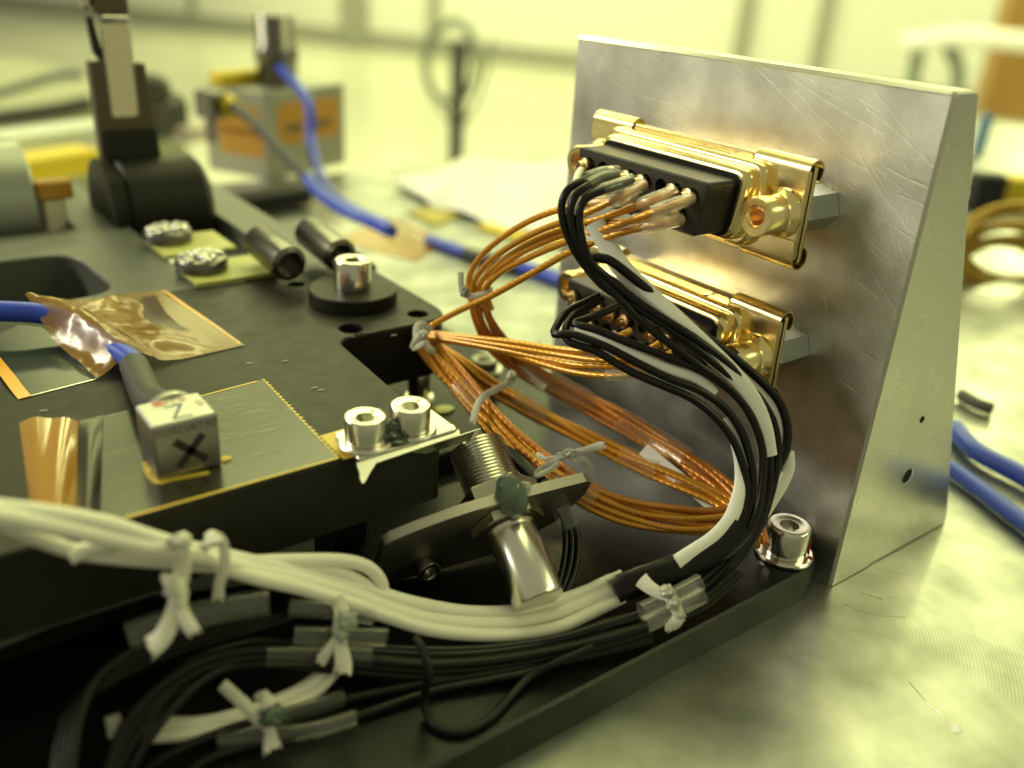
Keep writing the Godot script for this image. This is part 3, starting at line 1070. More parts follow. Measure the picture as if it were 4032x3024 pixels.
func connector(k: int):
	var cx := -30.5
	var cy: float = [51.7, 32.4][k]
	var o := thing("connector", ["upper gold fifteen way connector on the angle plate", "lower gold fifteen way connector half hidden by black wires"][k], "connector", Vector3(cx, cy, 0), "gold connectors on the angle plate")
	# outline coordinates are (x, y); the frame's y is world z
	var f := Transform3D(Basis(Vector3(1, 0, 0), Vector3(0, 0, 1), Vector3(0, 1, 0)), Vector3.ZERO)
	var s := Shape.new()
	s.prism(d_outline(cx, cy, 25.6, 9.0, 1.2, 2.2), f, 0.05, 6.8, 0.2)
	part("mate_shell", s, M.gold, o)
	s = Shape.new()
	s.prism(round_rect(cx - 19.3, cy - 6.1, cx + 19.3, cy + 6.1, 0.5), f, 6.2, 6.7, 0.1)
	part("mate_flange", s, M.gold, o)
	s = Shape.new()
	s.prism(round_rect(cx - 19.4, cy - 5.6, cx + 19.4, cy + 5.6, 0.5), f, 7.35, 8.1, 0.12)
	s.prism(round_rect(cx - 10.9, cy - 6.25, cx + 10.9, cy + 6.25, 0.5), f, 7.35, 8.05, 0.12)
	part("flange", s, M.gold, o)
	# stepped shell round the insulator: an outer bead, then the narrower lip
	for st in [[29.6, 11.2, 8.05, 9.9, 0.8, "shell"], [27.8, 9.7, 9.4, 11.7, 1.1, "shell_lip"]]:
		s = Shape.new()
		var outer := d_outline(cx, cy, st[0], st[1], 1.3, 2.6)
		s.prism(outer, f, st[2], st[3], st[4], [], 0.0, 5)
		part(st[5], s, M.gold, o)
	s = Shape.new()
	s.prism(d_outline(cx - 0.2, cy - 0.1, 25.6, 8.2, 1.0, 1.6), f, 11.6, 11.76, 0.0)
	part("gap", s, M.hole, o)
	# insulator with its holes
	s = Shape.new()
	var holes := []
	for i in 8: holes.append([Vector2(cx + (i - 3.5) * 2.77, cy + 1.35), 0.98, 3.0])
	for i in 7: holes.append([Vector2(cx + (i - 3) * 2.77, cy - 1.5), 0.98, 3.0])
	s.prism(d_outline(cx - 0.1, cy - 0.1, 24.3, 7.0, 1.0, 0.7), f, 10.0, 17.0, 0.2, holes, 0.9)
	part("insulator", s, M.insulator, o)
	# rolled spring tabs at the four corners
	for sx in [-1, 1]:
		for sy in [-1, 1]:
			s = Shape.new()
			var x0: float = cx + sx * 19.5
			var x1: float = cx + sx * 11.2
			var row := []
			for i in 13:
				var w := -PI * 0.5 + PI * 1.3 * i / 12
				var c := Vector3(0, cy + sy * (5.35 + 1.45 * cos(w)), 6.75 + 1.45 * sin(-w))
				row.append([Vector3(x0, c.y, c.z), Vector3(x1, c.y, c.z)])
			row.insert(0, [Vector3(x0, cy + sy * 3.0, 8.25), Vector3(x1, cy + sy * 3.0, 8.25)])
			s.sheet(row, 0.22)
			part("spring_tab", s, M.gold, o)
	# jack screws and the hexagon standoffs behind them
	for sx in [-1, 1]:
		var at := Vector3(cx + sx * 16.65, cy, 8.15)
		var jf := frame(at, Vector3(0, 0, 1), Vector3.RIGHT)
		s = Shape.new()
		s.lathe([Vector2(0.01, 0), Vector2(3.1, 0), Vector2(3.1, 0.5), Vector2(2.55, 1.1), Vector2(2.42, 1.5), Vector2(2.42, 1.6)], jf, 36)
		var js := part("jack_screw", s, M.gold, o)
		s = Shape.new()
		s.lathe([Vector2(2.42, 1.6), Vector2(2.42, 4.9), Vector2(2.3, 5.05), Vector2(1.45, 5.05), Vector2(1.25, 4.7), Vector2(1.1, 4.7)], jf, 36)
		part("head", s, M.gold, js)
		s = Shape.new()
		hex_socket(s, jf, 4.75, 1.25, 2.2)
		part("socket", s, M.gold_pin, js)
		s = Shape.new()
		var hx := PackedVector2Array()
		for i in 6: hx.append(Vector2.from_angle(TAU * i / 6 + 0.2) * 2.85)
		s.prism(hx, frame(Vector3(at.x, cy, 0.05), Vector3(0, 0, 1), Vector3.RIGHT), 0.0, 6.1, 0.3)
		part("standoff", s, M.zinc, o)
	# print along the top of the shell
	var tf := Transform3D(Basis(Vector3(-1, 0, 0), Vector3(0, 0, 1), Vector3(0, 1, 0)), Vector3(cx + 4.2, cy + 5.61, 8.56))
	lettering("\u2297 3401002C0718", 0.95, tf, o, M.brown)
	# crimped contacts, a flared collar where each leaves the block
	var rows := [[0, 0], [0, 2], [0, 3], [0, 4], [0, 6], [0, 7], [1, 3], [1, 5], [1, 6], [1, 1]]
	for q in rows:
		var px: float = cx + (q[1] - (3.5 if q[0] == 0 else 3.0)) * 2.77
		var py: float = cy + (1.35 if q[0] == 0 else -1.5)
		s = Shape.new()
		s.lathe([Vector2(0.45, -2.4), Vector2(0.62, -0.6), Vector2(0.62, 0.3), Vector2(0.95, 0.75), Vector2(1.0, 1.1), Vector2(0.62, 1.25), Vector2(0.55, 2.0)], frame(Vector3(px, py, 16.9), Vector3(-0.12, 0.0, 1), Vector3.RIGHT), 18)
		part("contact", s, M.gold_pin, o)

# ---------------------------------------------------------------- clip, tapes, sensor
func xz(pts: Array) -> PackedVector2Array:
	var o := PackedVector2Array()
	for p in pts: o.append(Vector2(p.x, p.z))
	return o

func zy(pts: Array) -> PackedVector2Array:
	var o := PackedVector2Array()
	for p in pts: o.append(Vector2(p.z, p.y))
	return o

# the cut edge of tape: saw teeth from a to b
func teeth(a: Vector2, b: Vector2, count: int, deep: float) -> Array:
	var out := []
	var d := (b - a) / count
	var o := Vector2(-d.y, d.x).normalized() * deep
	for i in count:
		out.append(a + d * i)
		out.append(a + d * (i + 0.5) + o * (0.7 + 0.5 * absf(sin(i * 2.3))))
	return out

func clip_and_tapes():
	var f := frame(Vector3.ZERO)
	var sf := Transform3D(Basis(Vector3(0, 0, 1), Vector3(1, 0, 0), Vector3(0, 1, 0)), Vector3.ZERO)
	# flat tape on the stage under the sensor, with a toothed cut edge
	var o := thing("flat_tape", "flat glossy amber tape on the stage under the marked sensor cube", "tape", Vector3(-33.82, 26.5, 74.86))
	var c := xz([Vector3(-102.71, 0, 75.65), Vector3(-103.18, 0, 64.21), Vector3(-102.63, 0, 54), Vector3(-103.68, 0, 43.77), Vector3(-103.65, 0, 41.13), Vector3(-67.09, 0, 42.55), Vector3(-67.9, 0, 77.37), Vector3(-72.03, 0, 83.29)].map(func(p): return p))
	c = xz([Vector3(-49.33, 26.55, 84.56), Vector3(-49.64, 26.55, 77.01), Vector3(-49.28, 26.55, 70.27), Vector3(-49.97, 26.55, 63.52), Vector3(-49.95, 26.55, 61.78), Vector3(-25.83, 26.55, 62.72), Vector3(-26.33, 26.55, 74.92), Vector3(-26.5, 26.55, 85.66), Vector3(-27.32, 26.55, 89.87)])
	var ring := [c[0], c[1], c[2], c[3]]
	ring.append_array(teeth(c[4], c[5], 26, -0.32))
	ring.append_array([c[5], c[6], c[7], c[8]])
	for i in ring.size(): ring[i].x = minf(ring[i].x, -26.35)
	var s := Shape.new()
	s.prism(PackedVector2Array(ring), f, 26.52, 26.58)
	part("film", s, M.tape_film, o)
	s = Shape.new()
	var e := []
	for q in ring.slice(4, 57): e.append(Vector3(q.x - 0.25, 26.585, q.y + 0.15))
	for i in range(0, e.size() - 2, 2):
		s.flat([e[i] + Vector3(0, 0.01, 0), e[i + 1] + Vector3(0.15, 0.01, -0.1), e[i + 2] + Vector3(0, 0.01, 0)], Vector3.UP)
	part("cut_edge", s, M.adhesive, o)
	s = Shape.new()
	var lf := [Vector3(-26.42, 26.6, 85.67), Vector3(-26.25, 26.6, 74.95), Vector3(-25.79, 26.6, 62.83)]
	for i in lf.size(): lf[i].x = -26.55
	s.strip(lf, 0.34, 0.03, Vector3.UP)
	part("squeezed_glue", s, M.adhesive, o)
	s = Shape.new()
	s.strip([Vector3(-49, 26.6, 70.36), Vector3(-49.39, 26.6, 66.73), Vector3(-49.7, 26.6, 62.76)], 0.3, 0.03, Vector3.UP)
	part("squeezed_glue", s, M.adhesive, o)
	s = Shape.new()
	var gl := [Vector3(-36.4, 26.6, 80.82), Vector3(-33.52, 26.6, 81.26), Vector3(-31.45, 26.6, 80.97), Vector3(-31.29, 26.6, 79.78), Vector3(-30.69, 26.6, 75.9)]
	s.strip(gl, 0.75, 0.12, Vector3.UP)
	s.ball(Vector3(-34.21, 26.6, 80.8), Vector3(0.9, 0.25, 0.7), 12, 0.5, 3)
	s.ball(Vector3(-32.48, 26.6, 73.56), Vector3(0.6, 0.3, 0.9), 12, 0.4, 5)
	part("glue_fillet", s, M.adhesive, o)
	# the lifted, folded end of the tape
	o = thing("folded_tape", "folded amber end of tape curling up at the front left of the stage", "tape", Vector3(-41.48, 26.5, 89.66))
	var rows := []
	var q := [Vector3(-52.23, 26.6, 90.27), Vector3(-49.15, 26.6, 84.51), Vector3(-27.8, 26.6, 89.75), Vector3(-29.92, 26.6, 93.21)]
	for i in 17:
		var v := i / 16.0
		var line := []
		for j in 15:
			var u := j / 14.0
			var p: Vector3 = (q[0] as Vector3).lerp(q[1], u).lerp((q[3] as Vector3).lerp(q[2], u), v)
			p.y += (1.5 * sin(PI * u) * (0.55 + 0.45 * v) + 0.3 * sin(u * 9 + v * 2) * sin(PI * u))
			line.append(p)
		rows.append(line)
	s = Shape.new()
	s.sheet(rows, 0.06)
	part("film", s, M.kapton_thick, o)
	rows = []
	q = [Vector3(-49.11, 26.62, 84.6), Vector3(-49.28, 26.62, 81.9), Vector3(-27.01, 26.62, 87.9), Vector3(-28.03, 26.62, 89.77)]
	for i in 13:
		var v := i / 12.0
		var line := []
		for j in 11:
			var u := j / 10.0
			var p: Vector3 = (q[0] as Vector3).lerp(q[1], u).lerp((q[3] as Vector3).lerp(q[2], u), v)
			p.y += 0.9 * sin(PI * u) * v + 0.15
			line.append(p)
		rows.append(line)
	s = Shape.new()
	s.sheet(rows, 0.05)
	part("bulge", s, M.tape_film, o)
	# crumpled tape over the blue cable
	o = thing("crumpled_tape", "crumpled amber tape holding the blue cable down on the stage", "tape", Vector3(-73.19, 26.5, 70.89))
	var cable := [Vector3(-81.59, 28, 83.18), Vector3(-74.51, 28, 78.21), Vector3(-62.11, 28, 75.45)]
	for piece in 2:
		rows = []
		if piece == 0: q = [Vector3(-80.84, 27.5, 83.41), Vector3(-84.56, 27.5, 70.66), Vector3(-60.83, 26.7, 72.45), Vector3(-59.84, 26.7, 79.96)]
		else: q = [Vector3(-85.61, 28, 80.04), Vector3(-88.52, 27, 62.75), Vector3(-61.65, 26.7, 60), Vector3(-60.58, 26.7, 72)]
		var fn := FastNoiseLite.new()
		fn.seed = 5 + piece
		fn.frequency = 0.05
		for i in 25:
			var v := i / 24.0
			var line := []
			for j in 29:
				var u := j / 28.0
				var p: Vector3 = (q[0] as Vector3).lerp(q[1], u).lerp((q[3] as Vector3).lerp(q[2], u), v)
				var near := 99.0
				for k in 2:
					var cp := Geometry3D.get_closest_point_to_segment(Vector3(p.x, 28, p.z), cable[k], cable[k + 1])
					near = minf(near, cp.distance_to(Vector3(p.x, 28, p.z)))
				var flat := smoothstep(0.45, 0.8, u if piece == 1 else 0.0) * (1.0 if piece == 1 else 0.0)
				p.y += 4.3 * exp(-near * near / 8.0) * (1.0 - 0.2 * v) * (1.0 - flat) + absf(fn.get_noise_2d(p.x, p.z)) * 2.2 * (1.0 - flat) * (1.0 - v * 0.6)
				if piece == 1 and j == 28: p += (p - line[j - 1]).normalized() * (0.35 if i % 2 == 0 else 0.0)
				p.y = maxf(p.y, 26.62 + 0.02 * piece)
				line.append(p)
			rows.append(line)
		s = Shape.new()
		s.sheet(rows, 0.05)
		part("film", s, [M.kapton_mid, M.kapton_mid][piece], o)
	s = Shape.new()
	s.strip([Vector3(-84.51, 27.6, 66.5), Vector3(-76.13, 27.4, 67.26), Vector3(-69.81, 27, 66.76)], 3.0, 0.08, Vector3(0.3, 1, 0.1))
	part("dark_fold", s, M.brown_gloss, o)
	s = Shape.new()
	s.strip([Vector3(-86.85, 27.25, 62.74), Vector3(-80.23, 26.95, 61.92), Vector3(-70.94, 26.72, 60.77), Vector3(-62.61, 26.66, 60.1)], 0.55, 0.06, Vector3.UP)
	part("cut_edge", s, M.amber, o)
	s = Shape.new()
	s.prism(xz([Vector3(-80.87, 26.55, 88.62), Vector3(-84.09, 26.55, 84.4), Vector3(-81.7, 26.55, 81.92), Vector3(-73.11, 26.55, 80.42), Vector3(-60.42, 26.55, 79.83), Vector3(-59.12, 26.55, 88.21), Vector3(-66.31, 26.55, 88.79), Vector3(-73.85, 26.55, 89.76)]), f, 26.51, 26.56)
	o = thing("dark_tape", "dark green glossy tape lying flat left of the crumpled tape", "tape", Vector3(-66.38, 26.5, 85.05))
	part("film", s, M.tape_green, o)
	s = Shape.new()
	s.strip([Vector3(-72.48, 26.8, 89.56), Vector3(-65.47, 26.95, 89.06), Vector3(-61.33, 26.8, 88.74), Vector3(-58.83, 26.62, 88.43)], 1.5, 0.06, Vector3.UP)
	part("folded_edge", s, M.amber, o)
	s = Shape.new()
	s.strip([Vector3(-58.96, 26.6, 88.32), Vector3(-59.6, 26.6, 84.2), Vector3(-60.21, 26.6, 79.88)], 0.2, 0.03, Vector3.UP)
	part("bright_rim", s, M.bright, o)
	# yellow strip and the bright clip with its two screws
	s = Shape.new()
	s.prism(xz([Vector3(-32.16, 26.55, 62.29), Vector3(-32.36, 26.55, 58.77), Vector3(-25.86, 26.55, 60.89), Vector3(-25.99, 26.55, 62.4)]), f, 26.52, 26.64)
	single("yellow_strip", s, M.adhesive, "short strip of yellow tape between flat tape and bright clip", "tape", Vector3(-29.21, 26.5, 60.89))
	o = thing("clip", "small bent bright metal clip under two cap screws with a pointed tab", "clip", Vector3(-25.98, 26.5, 55.42))
	s = Shape.new()
	var top := xz([Vector3(-30.86, 27.1, 61.12), Vector3(-31.45, 27.1, 60.05), Vector3(-31.12, 27.1, 47.9), Vector3(-24.87, 27.1, 47.94), Vector3(-24.55, 27.1, 61.32)])
	s.prism(rounded(Array(top), [0.5, 0.8, 0.8, 0.3, 0.2]), f, 26.66, 27.1, 0.1)
	part("plate", s, M.satin, o)
	s = Shape.new()
	var fl := zy([Vector3(-25.7, 26.35, 60.83), Vector3(-25.7, 26.21, 47.08), Vector3(-25.7, 25.52, 46.87), Vector3(-25.7, 25.26, 52.44), Vector3(-25.7, 24.99, 58.13), Vector3(-25.7, 24.1, 58.76), Vector3(-25.7, 22.99, 59.34), Vector3(-25.7, 22.94, 59.6), Vector3(-25.7, 23.63, 60.01), Vector3(-25.7, 24.54, 60.2), Vector3(-25.7, 25, 60.5), Vector3(-25.7, 25.74, 60.71)])
	# the lip leans out from the bend
	var lean := []
	for q2 in fl:
		var dx := (26.9 - q2.y) * 0.6
		lean.append(Vector3(-25.9 + dx, q2.y + dx * 0.594, q2.x + dx * 0.78))
	var tr := Geometry2D.triangulate_polygon(fl)
	var nn := Vector3(0.75, 0.66, 0.0).normalized()
	for sg in [0.2, -0.2]:
		var g0 := s.v.size()
		for q3 in lean: s.vert(q3 + nn * sg, nn * signf(sg))
		for i in range(0, tr.size(), 3): s.tri(g0 + tr[i], g0 + tr[i + 1], g0 + tr[i + 2])
	for i in lean.size():
		var a: Vector3 = lean[i]
		var b: Vector3 = lean[(i + 1) % lean.size()]
		s.flat([a - nn * 0.2, b - nn * 0.2, b + nn * 0.2, a + nn * 0.2], (b - a).cross(nn))
	part("lip", s, M.satin, o)
	s = Shape.new()
	s.tube([Vector3(-24.74, 26.95, 61.17), Vector3(-24.66, 26.95, 54.72), Vector3(-24.61, 26.95, 47.82)].map(func(p): return Vector3(-25.95, 26.86, p.z)), 0.24, 12)
	part("bend", s, M.satin, o)
	s = Shape.new()
	s.prism(zy([Vector3(-25.5, 25.6, 54.85), Vector3(-25.5, 25.75, 44.08), Vector3(-25.5, 24.71, 44.72), Vector3(-25.5, 24.5, 45.64), Vector3(-25.5, 24.5, 51.99)]), sf, -25.56, -25.48)
	part("blade", s, M.zinc_dark, o)
	s = Shape.new()
	s.tube([Vector3(-25.45, 25.22, 58.27), Vector3(-25.45, 25.49, 52.04), Vector3(-25.45, 25.78, 44.12)], 0.05, 6)
	part("blade_edge", s, M.bright, o)
	s = Shape.new()
	s.prism(zy([Vector3(-25.44, 25.75, 44.93), Vector3(-25.44, 25.79, 44.12), Vector3(-25.44, 24.75, 44.77), Vector3(-25.44, 24.54, 45.69)]), sf, -25.47, -25.42)
	part("blade_tip", s, M.satin, o)
	var k := 0
	for p in [Vector3(-27.19, 27.12, 59.03), Vector3(-27.11, 27.12, 53.14)]:
		o = thing("cap_screw", ["bright cap screw on the clip beside the yellow strip", "bright cap screw on the clip beside the thin blade"][k], "screw", p, "cap screws on the clip")
		var fr := frame(p)
		washer(o, fr, 3.15, 1.2, 0.5, M.satin)
		cap_head(o, Transform3D(Basis(Vector3.UP, 0.4 * k), p), 2.36, 0.52, 3.55, 1.28, M.turned, 0.18)
		k += 1
	s = Shape.new()
	s.ball(Vector3(-26.76, 27.6, 56.32), Vector3(1.6, 0.9, 1.9), 20, 0.5, 9)
	s.ball(Vector3(-26.54, 28.4, 56.21), Vector3(0.8, 1.3, 1.3), 16, 0.5, 12)
	s.ball(Vector3(-25.2, 27.4, 55.57), Vector3(1.0, 0.35, 1.5), 14, 0.4, 13)
	single("glue_bead", s, M.epoxy, "dark glossy bead of glue between the two clip screws", "glue", Vector3(-27.57, 27.1, 55.87))

func sensor():
	var o := thing("sensor_cube", "small grey metal sensor cube printed with a Z and an X", "sensor", Vector3(-34.5, 26.6, 77.6))
	var s := Shape.new()
	s.box(Vector3(-34.45, 29.8, 77.55), Vector3(5.9, 6.4, 6.8), 0.22)
	part("body", s, M.cube, o)
	s = Shape.new()
	s.lathe([Vector2(0.01, 0), Vector2(3.1, 0), Vector2(3.1, 1.0), Vector2(2.8, 1.4), Vector2(0.01, 1.4)], frame(Vector3(-37.4, 30.3, 77.1), Vector3(-1, 0, 0), Vector3(0, 0, 1)), 40)
	part("collar", s, M.satin, o)
	# top: read from behind the cube's left; front: upside down row and a big X
	var tb := Basis(Vector3(0, 0, -1), Vector3(-1, 0, 0), Vector3.UP)
	lettering("Z", 4.4, Transform3D(tb, Vector3(-33.7, 33.02, 77.5)), o, M.ink_blue)
	lettering("\u2295PCB", 1.35, Transform3D(tb * Basis(Vector3(0, 0, 1), 0.0), Vector3(-36.3, 33.02, 77.6)), o, M.ink_red)
	lettering("L/G", 0.95, Transform3D(Basis(Vector3(1, 0, 0), Vector3(0, 0, -1), Vector3.UP), Vector3(-34.6, 33.02, 75.0)), o, M.ink_red)
	var fb := Basis(Vector3(0, 0, -1), Vector3.UP, Vector3(1, 0, 0))
	lettering("SN LW172016", 1.05, Transform3D(Basis(Vector3(0, 0, 1), Vector3.DOWN, Vector3(1, 0, 0)), Vector3(-31.49, 32.1, 77.5)), o, M.ink)
	s = Shape.new()
	for a in [0.82, -0.72]:
		s.box(Vector3(-31.5, 29.3, 77.3), Vector3(0.04, 4.3, 0.85), 0.0, Basis(Vector3.RIGHT, a))
	part("cross_mark", s, M.ink, o)
	# cable out of the cube: boot, blue ring, blue cable
	var c := thing("sensor_cable", "blue sensor cable with a dark boot running out under the crumpled tape", "cable", Vector3(-73.19, 27, 77.09))
	s = Shape.new()
	s.tube([Vector3(-38.4, 30.4, 77.1), Vector3(-41.5, 30.0, 77.0), Vector3(-46, 29.2, 77.3), Vector3(-57.28, 28.7, 75.8)], 2.05, 24, true, 1.0, Vector3.ZERO, 0.86)
	part("boot", s, M.boot, c)
	s = Shape.new()
	s.tube([Vector3(-56.94, 28.7, 75.79), Vector3(-60.28, 28.7, 75.76), Vector3(-72.97, 28.6, 78.49), Vector3(-77.54, 29.8, 81.65), Vector3(-80.16, 30.4, 86.92), Vector3(-84.16, 30, 91.45)], 1.45, 16)
	part("jacket", s, M.blue, c)

# ---------------------------------------------------------------- the threaded bulkhead fitting
func bulkhead():
	var a := Vector3(-28.48, 21.54, 42.61)
	var b := Vector3(-10.03, 10.17, 45.55)
	var d := (b - a).normalized()
	var at := a + d * 9.9
	var side := Vector3(0.359, -0.07, -0.931)
	var f := frame(at, -d, side)
	var o := thing("bulkhead_fitting", "threaded bright metal barrel fitting held in a dark plate by two hexagon nuts", "fitting", at)
	var s := Shape.new()
	var pr := [Vector2(0.01, 9.8), Vector2(2.9, 9.8)]
	var h := 9.6
	while h > 1.6:
		pr.append(Vector2(3.22, h))
		pr.append(Vector2(3.62, h - 0.16))
		pr.append(Vector2(3.62, h - 0.22))
		pr.append(Vector2(3.22, h - 0.44))
		h -= 0.48
	pr.reverse()
	s.lathe(pr, f, 56)
	part("thread", s, M.thread, o)
	for q in [[0.7, 2.9, 5.35, 0.35], [-2.0, -0.7, 4.7, 0.15]]:
		s = Shape.new()
		var hx := PackedVector2Array()
		for i in 6: hx.append(Vector2.from_angle(TAU * i / 6 + q[3]) * q[2])
		s.prism(hx, f, q[0], q[1], 0.2)
		part("nut", s, M.nut, o)
	s = Shape.new()
	s.lathe([Vector2(2.6, -1.9), Vector2(3.0, -2.2), Vector2(3.3, -2.3), Vector2(3.3, -2.6), Vector2(3.0, -2.7), Vector2(3.15, -3.0), Vector2(3.15, -11.4), Vector2(3.0, -11.8), Vector2(2.8, -11.9), Vector2(0.01, -11.9)].map(func(p): return p), f, 56)
	part("barrel", s, M.mirror, o)
	# the plate it is bolted through
	o = thing("mounting_plate", "dark curved mounting plate behind the threaded barrel with a bright edge", "plate", at)
	s = Shape.new()
	var pl := PackedVector2Array([Vector2(9.8, 4.9), Vector2(10.8, 4.2), Vector2(11.0, 1.0), Vector2(9.0, -6), Vector2(2, -12), Vector2(-15.6, -12), Vector2(-15.6, 1.0), Vector2(-14.8, 2.0), Vector2(-11.8, 3.2), Vector2(-8.5, 4.1), Vector2(-5.0, 4.7), Vector2(-1.5, 4.9)])
	s.prism(pl, f, -0.65, 0.65, 0.08)
	part("plate", s, M.plate_dark, o)
	# small screw under it
	var sa := Vector3(-26.12, 9.39, 52.4)
	var sd := (Vector3(-22.24, 9.07, 52.69) - sa).normalized()
	var sc := thing("cap_screw", "small dark cap screw pointing out from under the mounting plate", "screw", sa)
	var sfm := frame(sa, sd, side)
	washer(sc, sfm, 2.0, 0.6, 0.5, M.dark_steel)
	cap_head(sc, sfm, 1.5, 0.5, 3.4, 0.85, M.dark_steel, 0.2)
	s = Shape.new()
	s.lathe([Vector2(0.01, -3), Vector2(1.2, -3), Vector2(1.2, 0), Vector2(0.01, 0)], sfm, 20)
	part("shank", s, M.dark_steel, sc)
	s = Shape.new()
	s.ball(Vector3(-17.73, 20.39, 44.77), Vector3(2.1, 2.9, 1.9), 28, 0.16, 4, Basis(Vector3(0.7, 0.4, 0.56).normalized(), 0.25))
	var g := single("glue_drop", s, M.epoxy_green, "dark green glossy drop of glue over the nuts and plate edge", "glue", Vector3(-17.73, 20.39, 44.77))
	s = Shape.new()
	s.ball(Vector3(-17.67, 21.17, 42.66), Vector3(0.9, 0.55, 0.7), 12, 0.5, 8)
	s.ball(Vector3(-16.24, 18.71, 45.21), Vector3(0.5, 0.3, 0.4), 10, 0.5, 9)
	part("thin_edge", s, M.epoxy_pale, g)

# ---------------------------------------------------------------- wiring
func wire(n: String, path: Array, r: float, m: Material, label: String, category: String, group := "", seg := 10) -> MeshInstance3D:
	var s := Shape.new()
	s.tube(path, r, seg)
	return single(n, s, m, label, category, path[0], group)

func sleeve(path: Array, r: float, m: Material, parent: MeshInstance3D, n := "sleeve"):
	var s := Shape.new()
	s.tube(path, r, 14, false)
	part(n, s, m, parent)

func bundle(path: Array, places: Array, r: float, m: Material, n: String, label: String, category: String, group: String, seed := 0):
	var order := ["uppermost", "second from the top", "third from the top", "fourth from the top", "fifth from the top", "sixth from the top"]
	for k in places.size():
		wire(n, strand(path, places[k].x, places[k].y, 0.2, seed + k), r, [m, M.copper_dark, m][(k * 2 + seed) % 3], "%s, %s" % [label, "lowest" if k == places.size() - 1 else order[k]], category, group)

func clear_tube(path: Array, r: float, squash: float, m: Material, label: String, group := ""):
	var s := Shape.new()
	s.tube(path, r, 18, false, squash, Vector3(0.714, 0.424, 0.557))
	single("clear_tube", s, m, label, "sleeve", path[0], group)

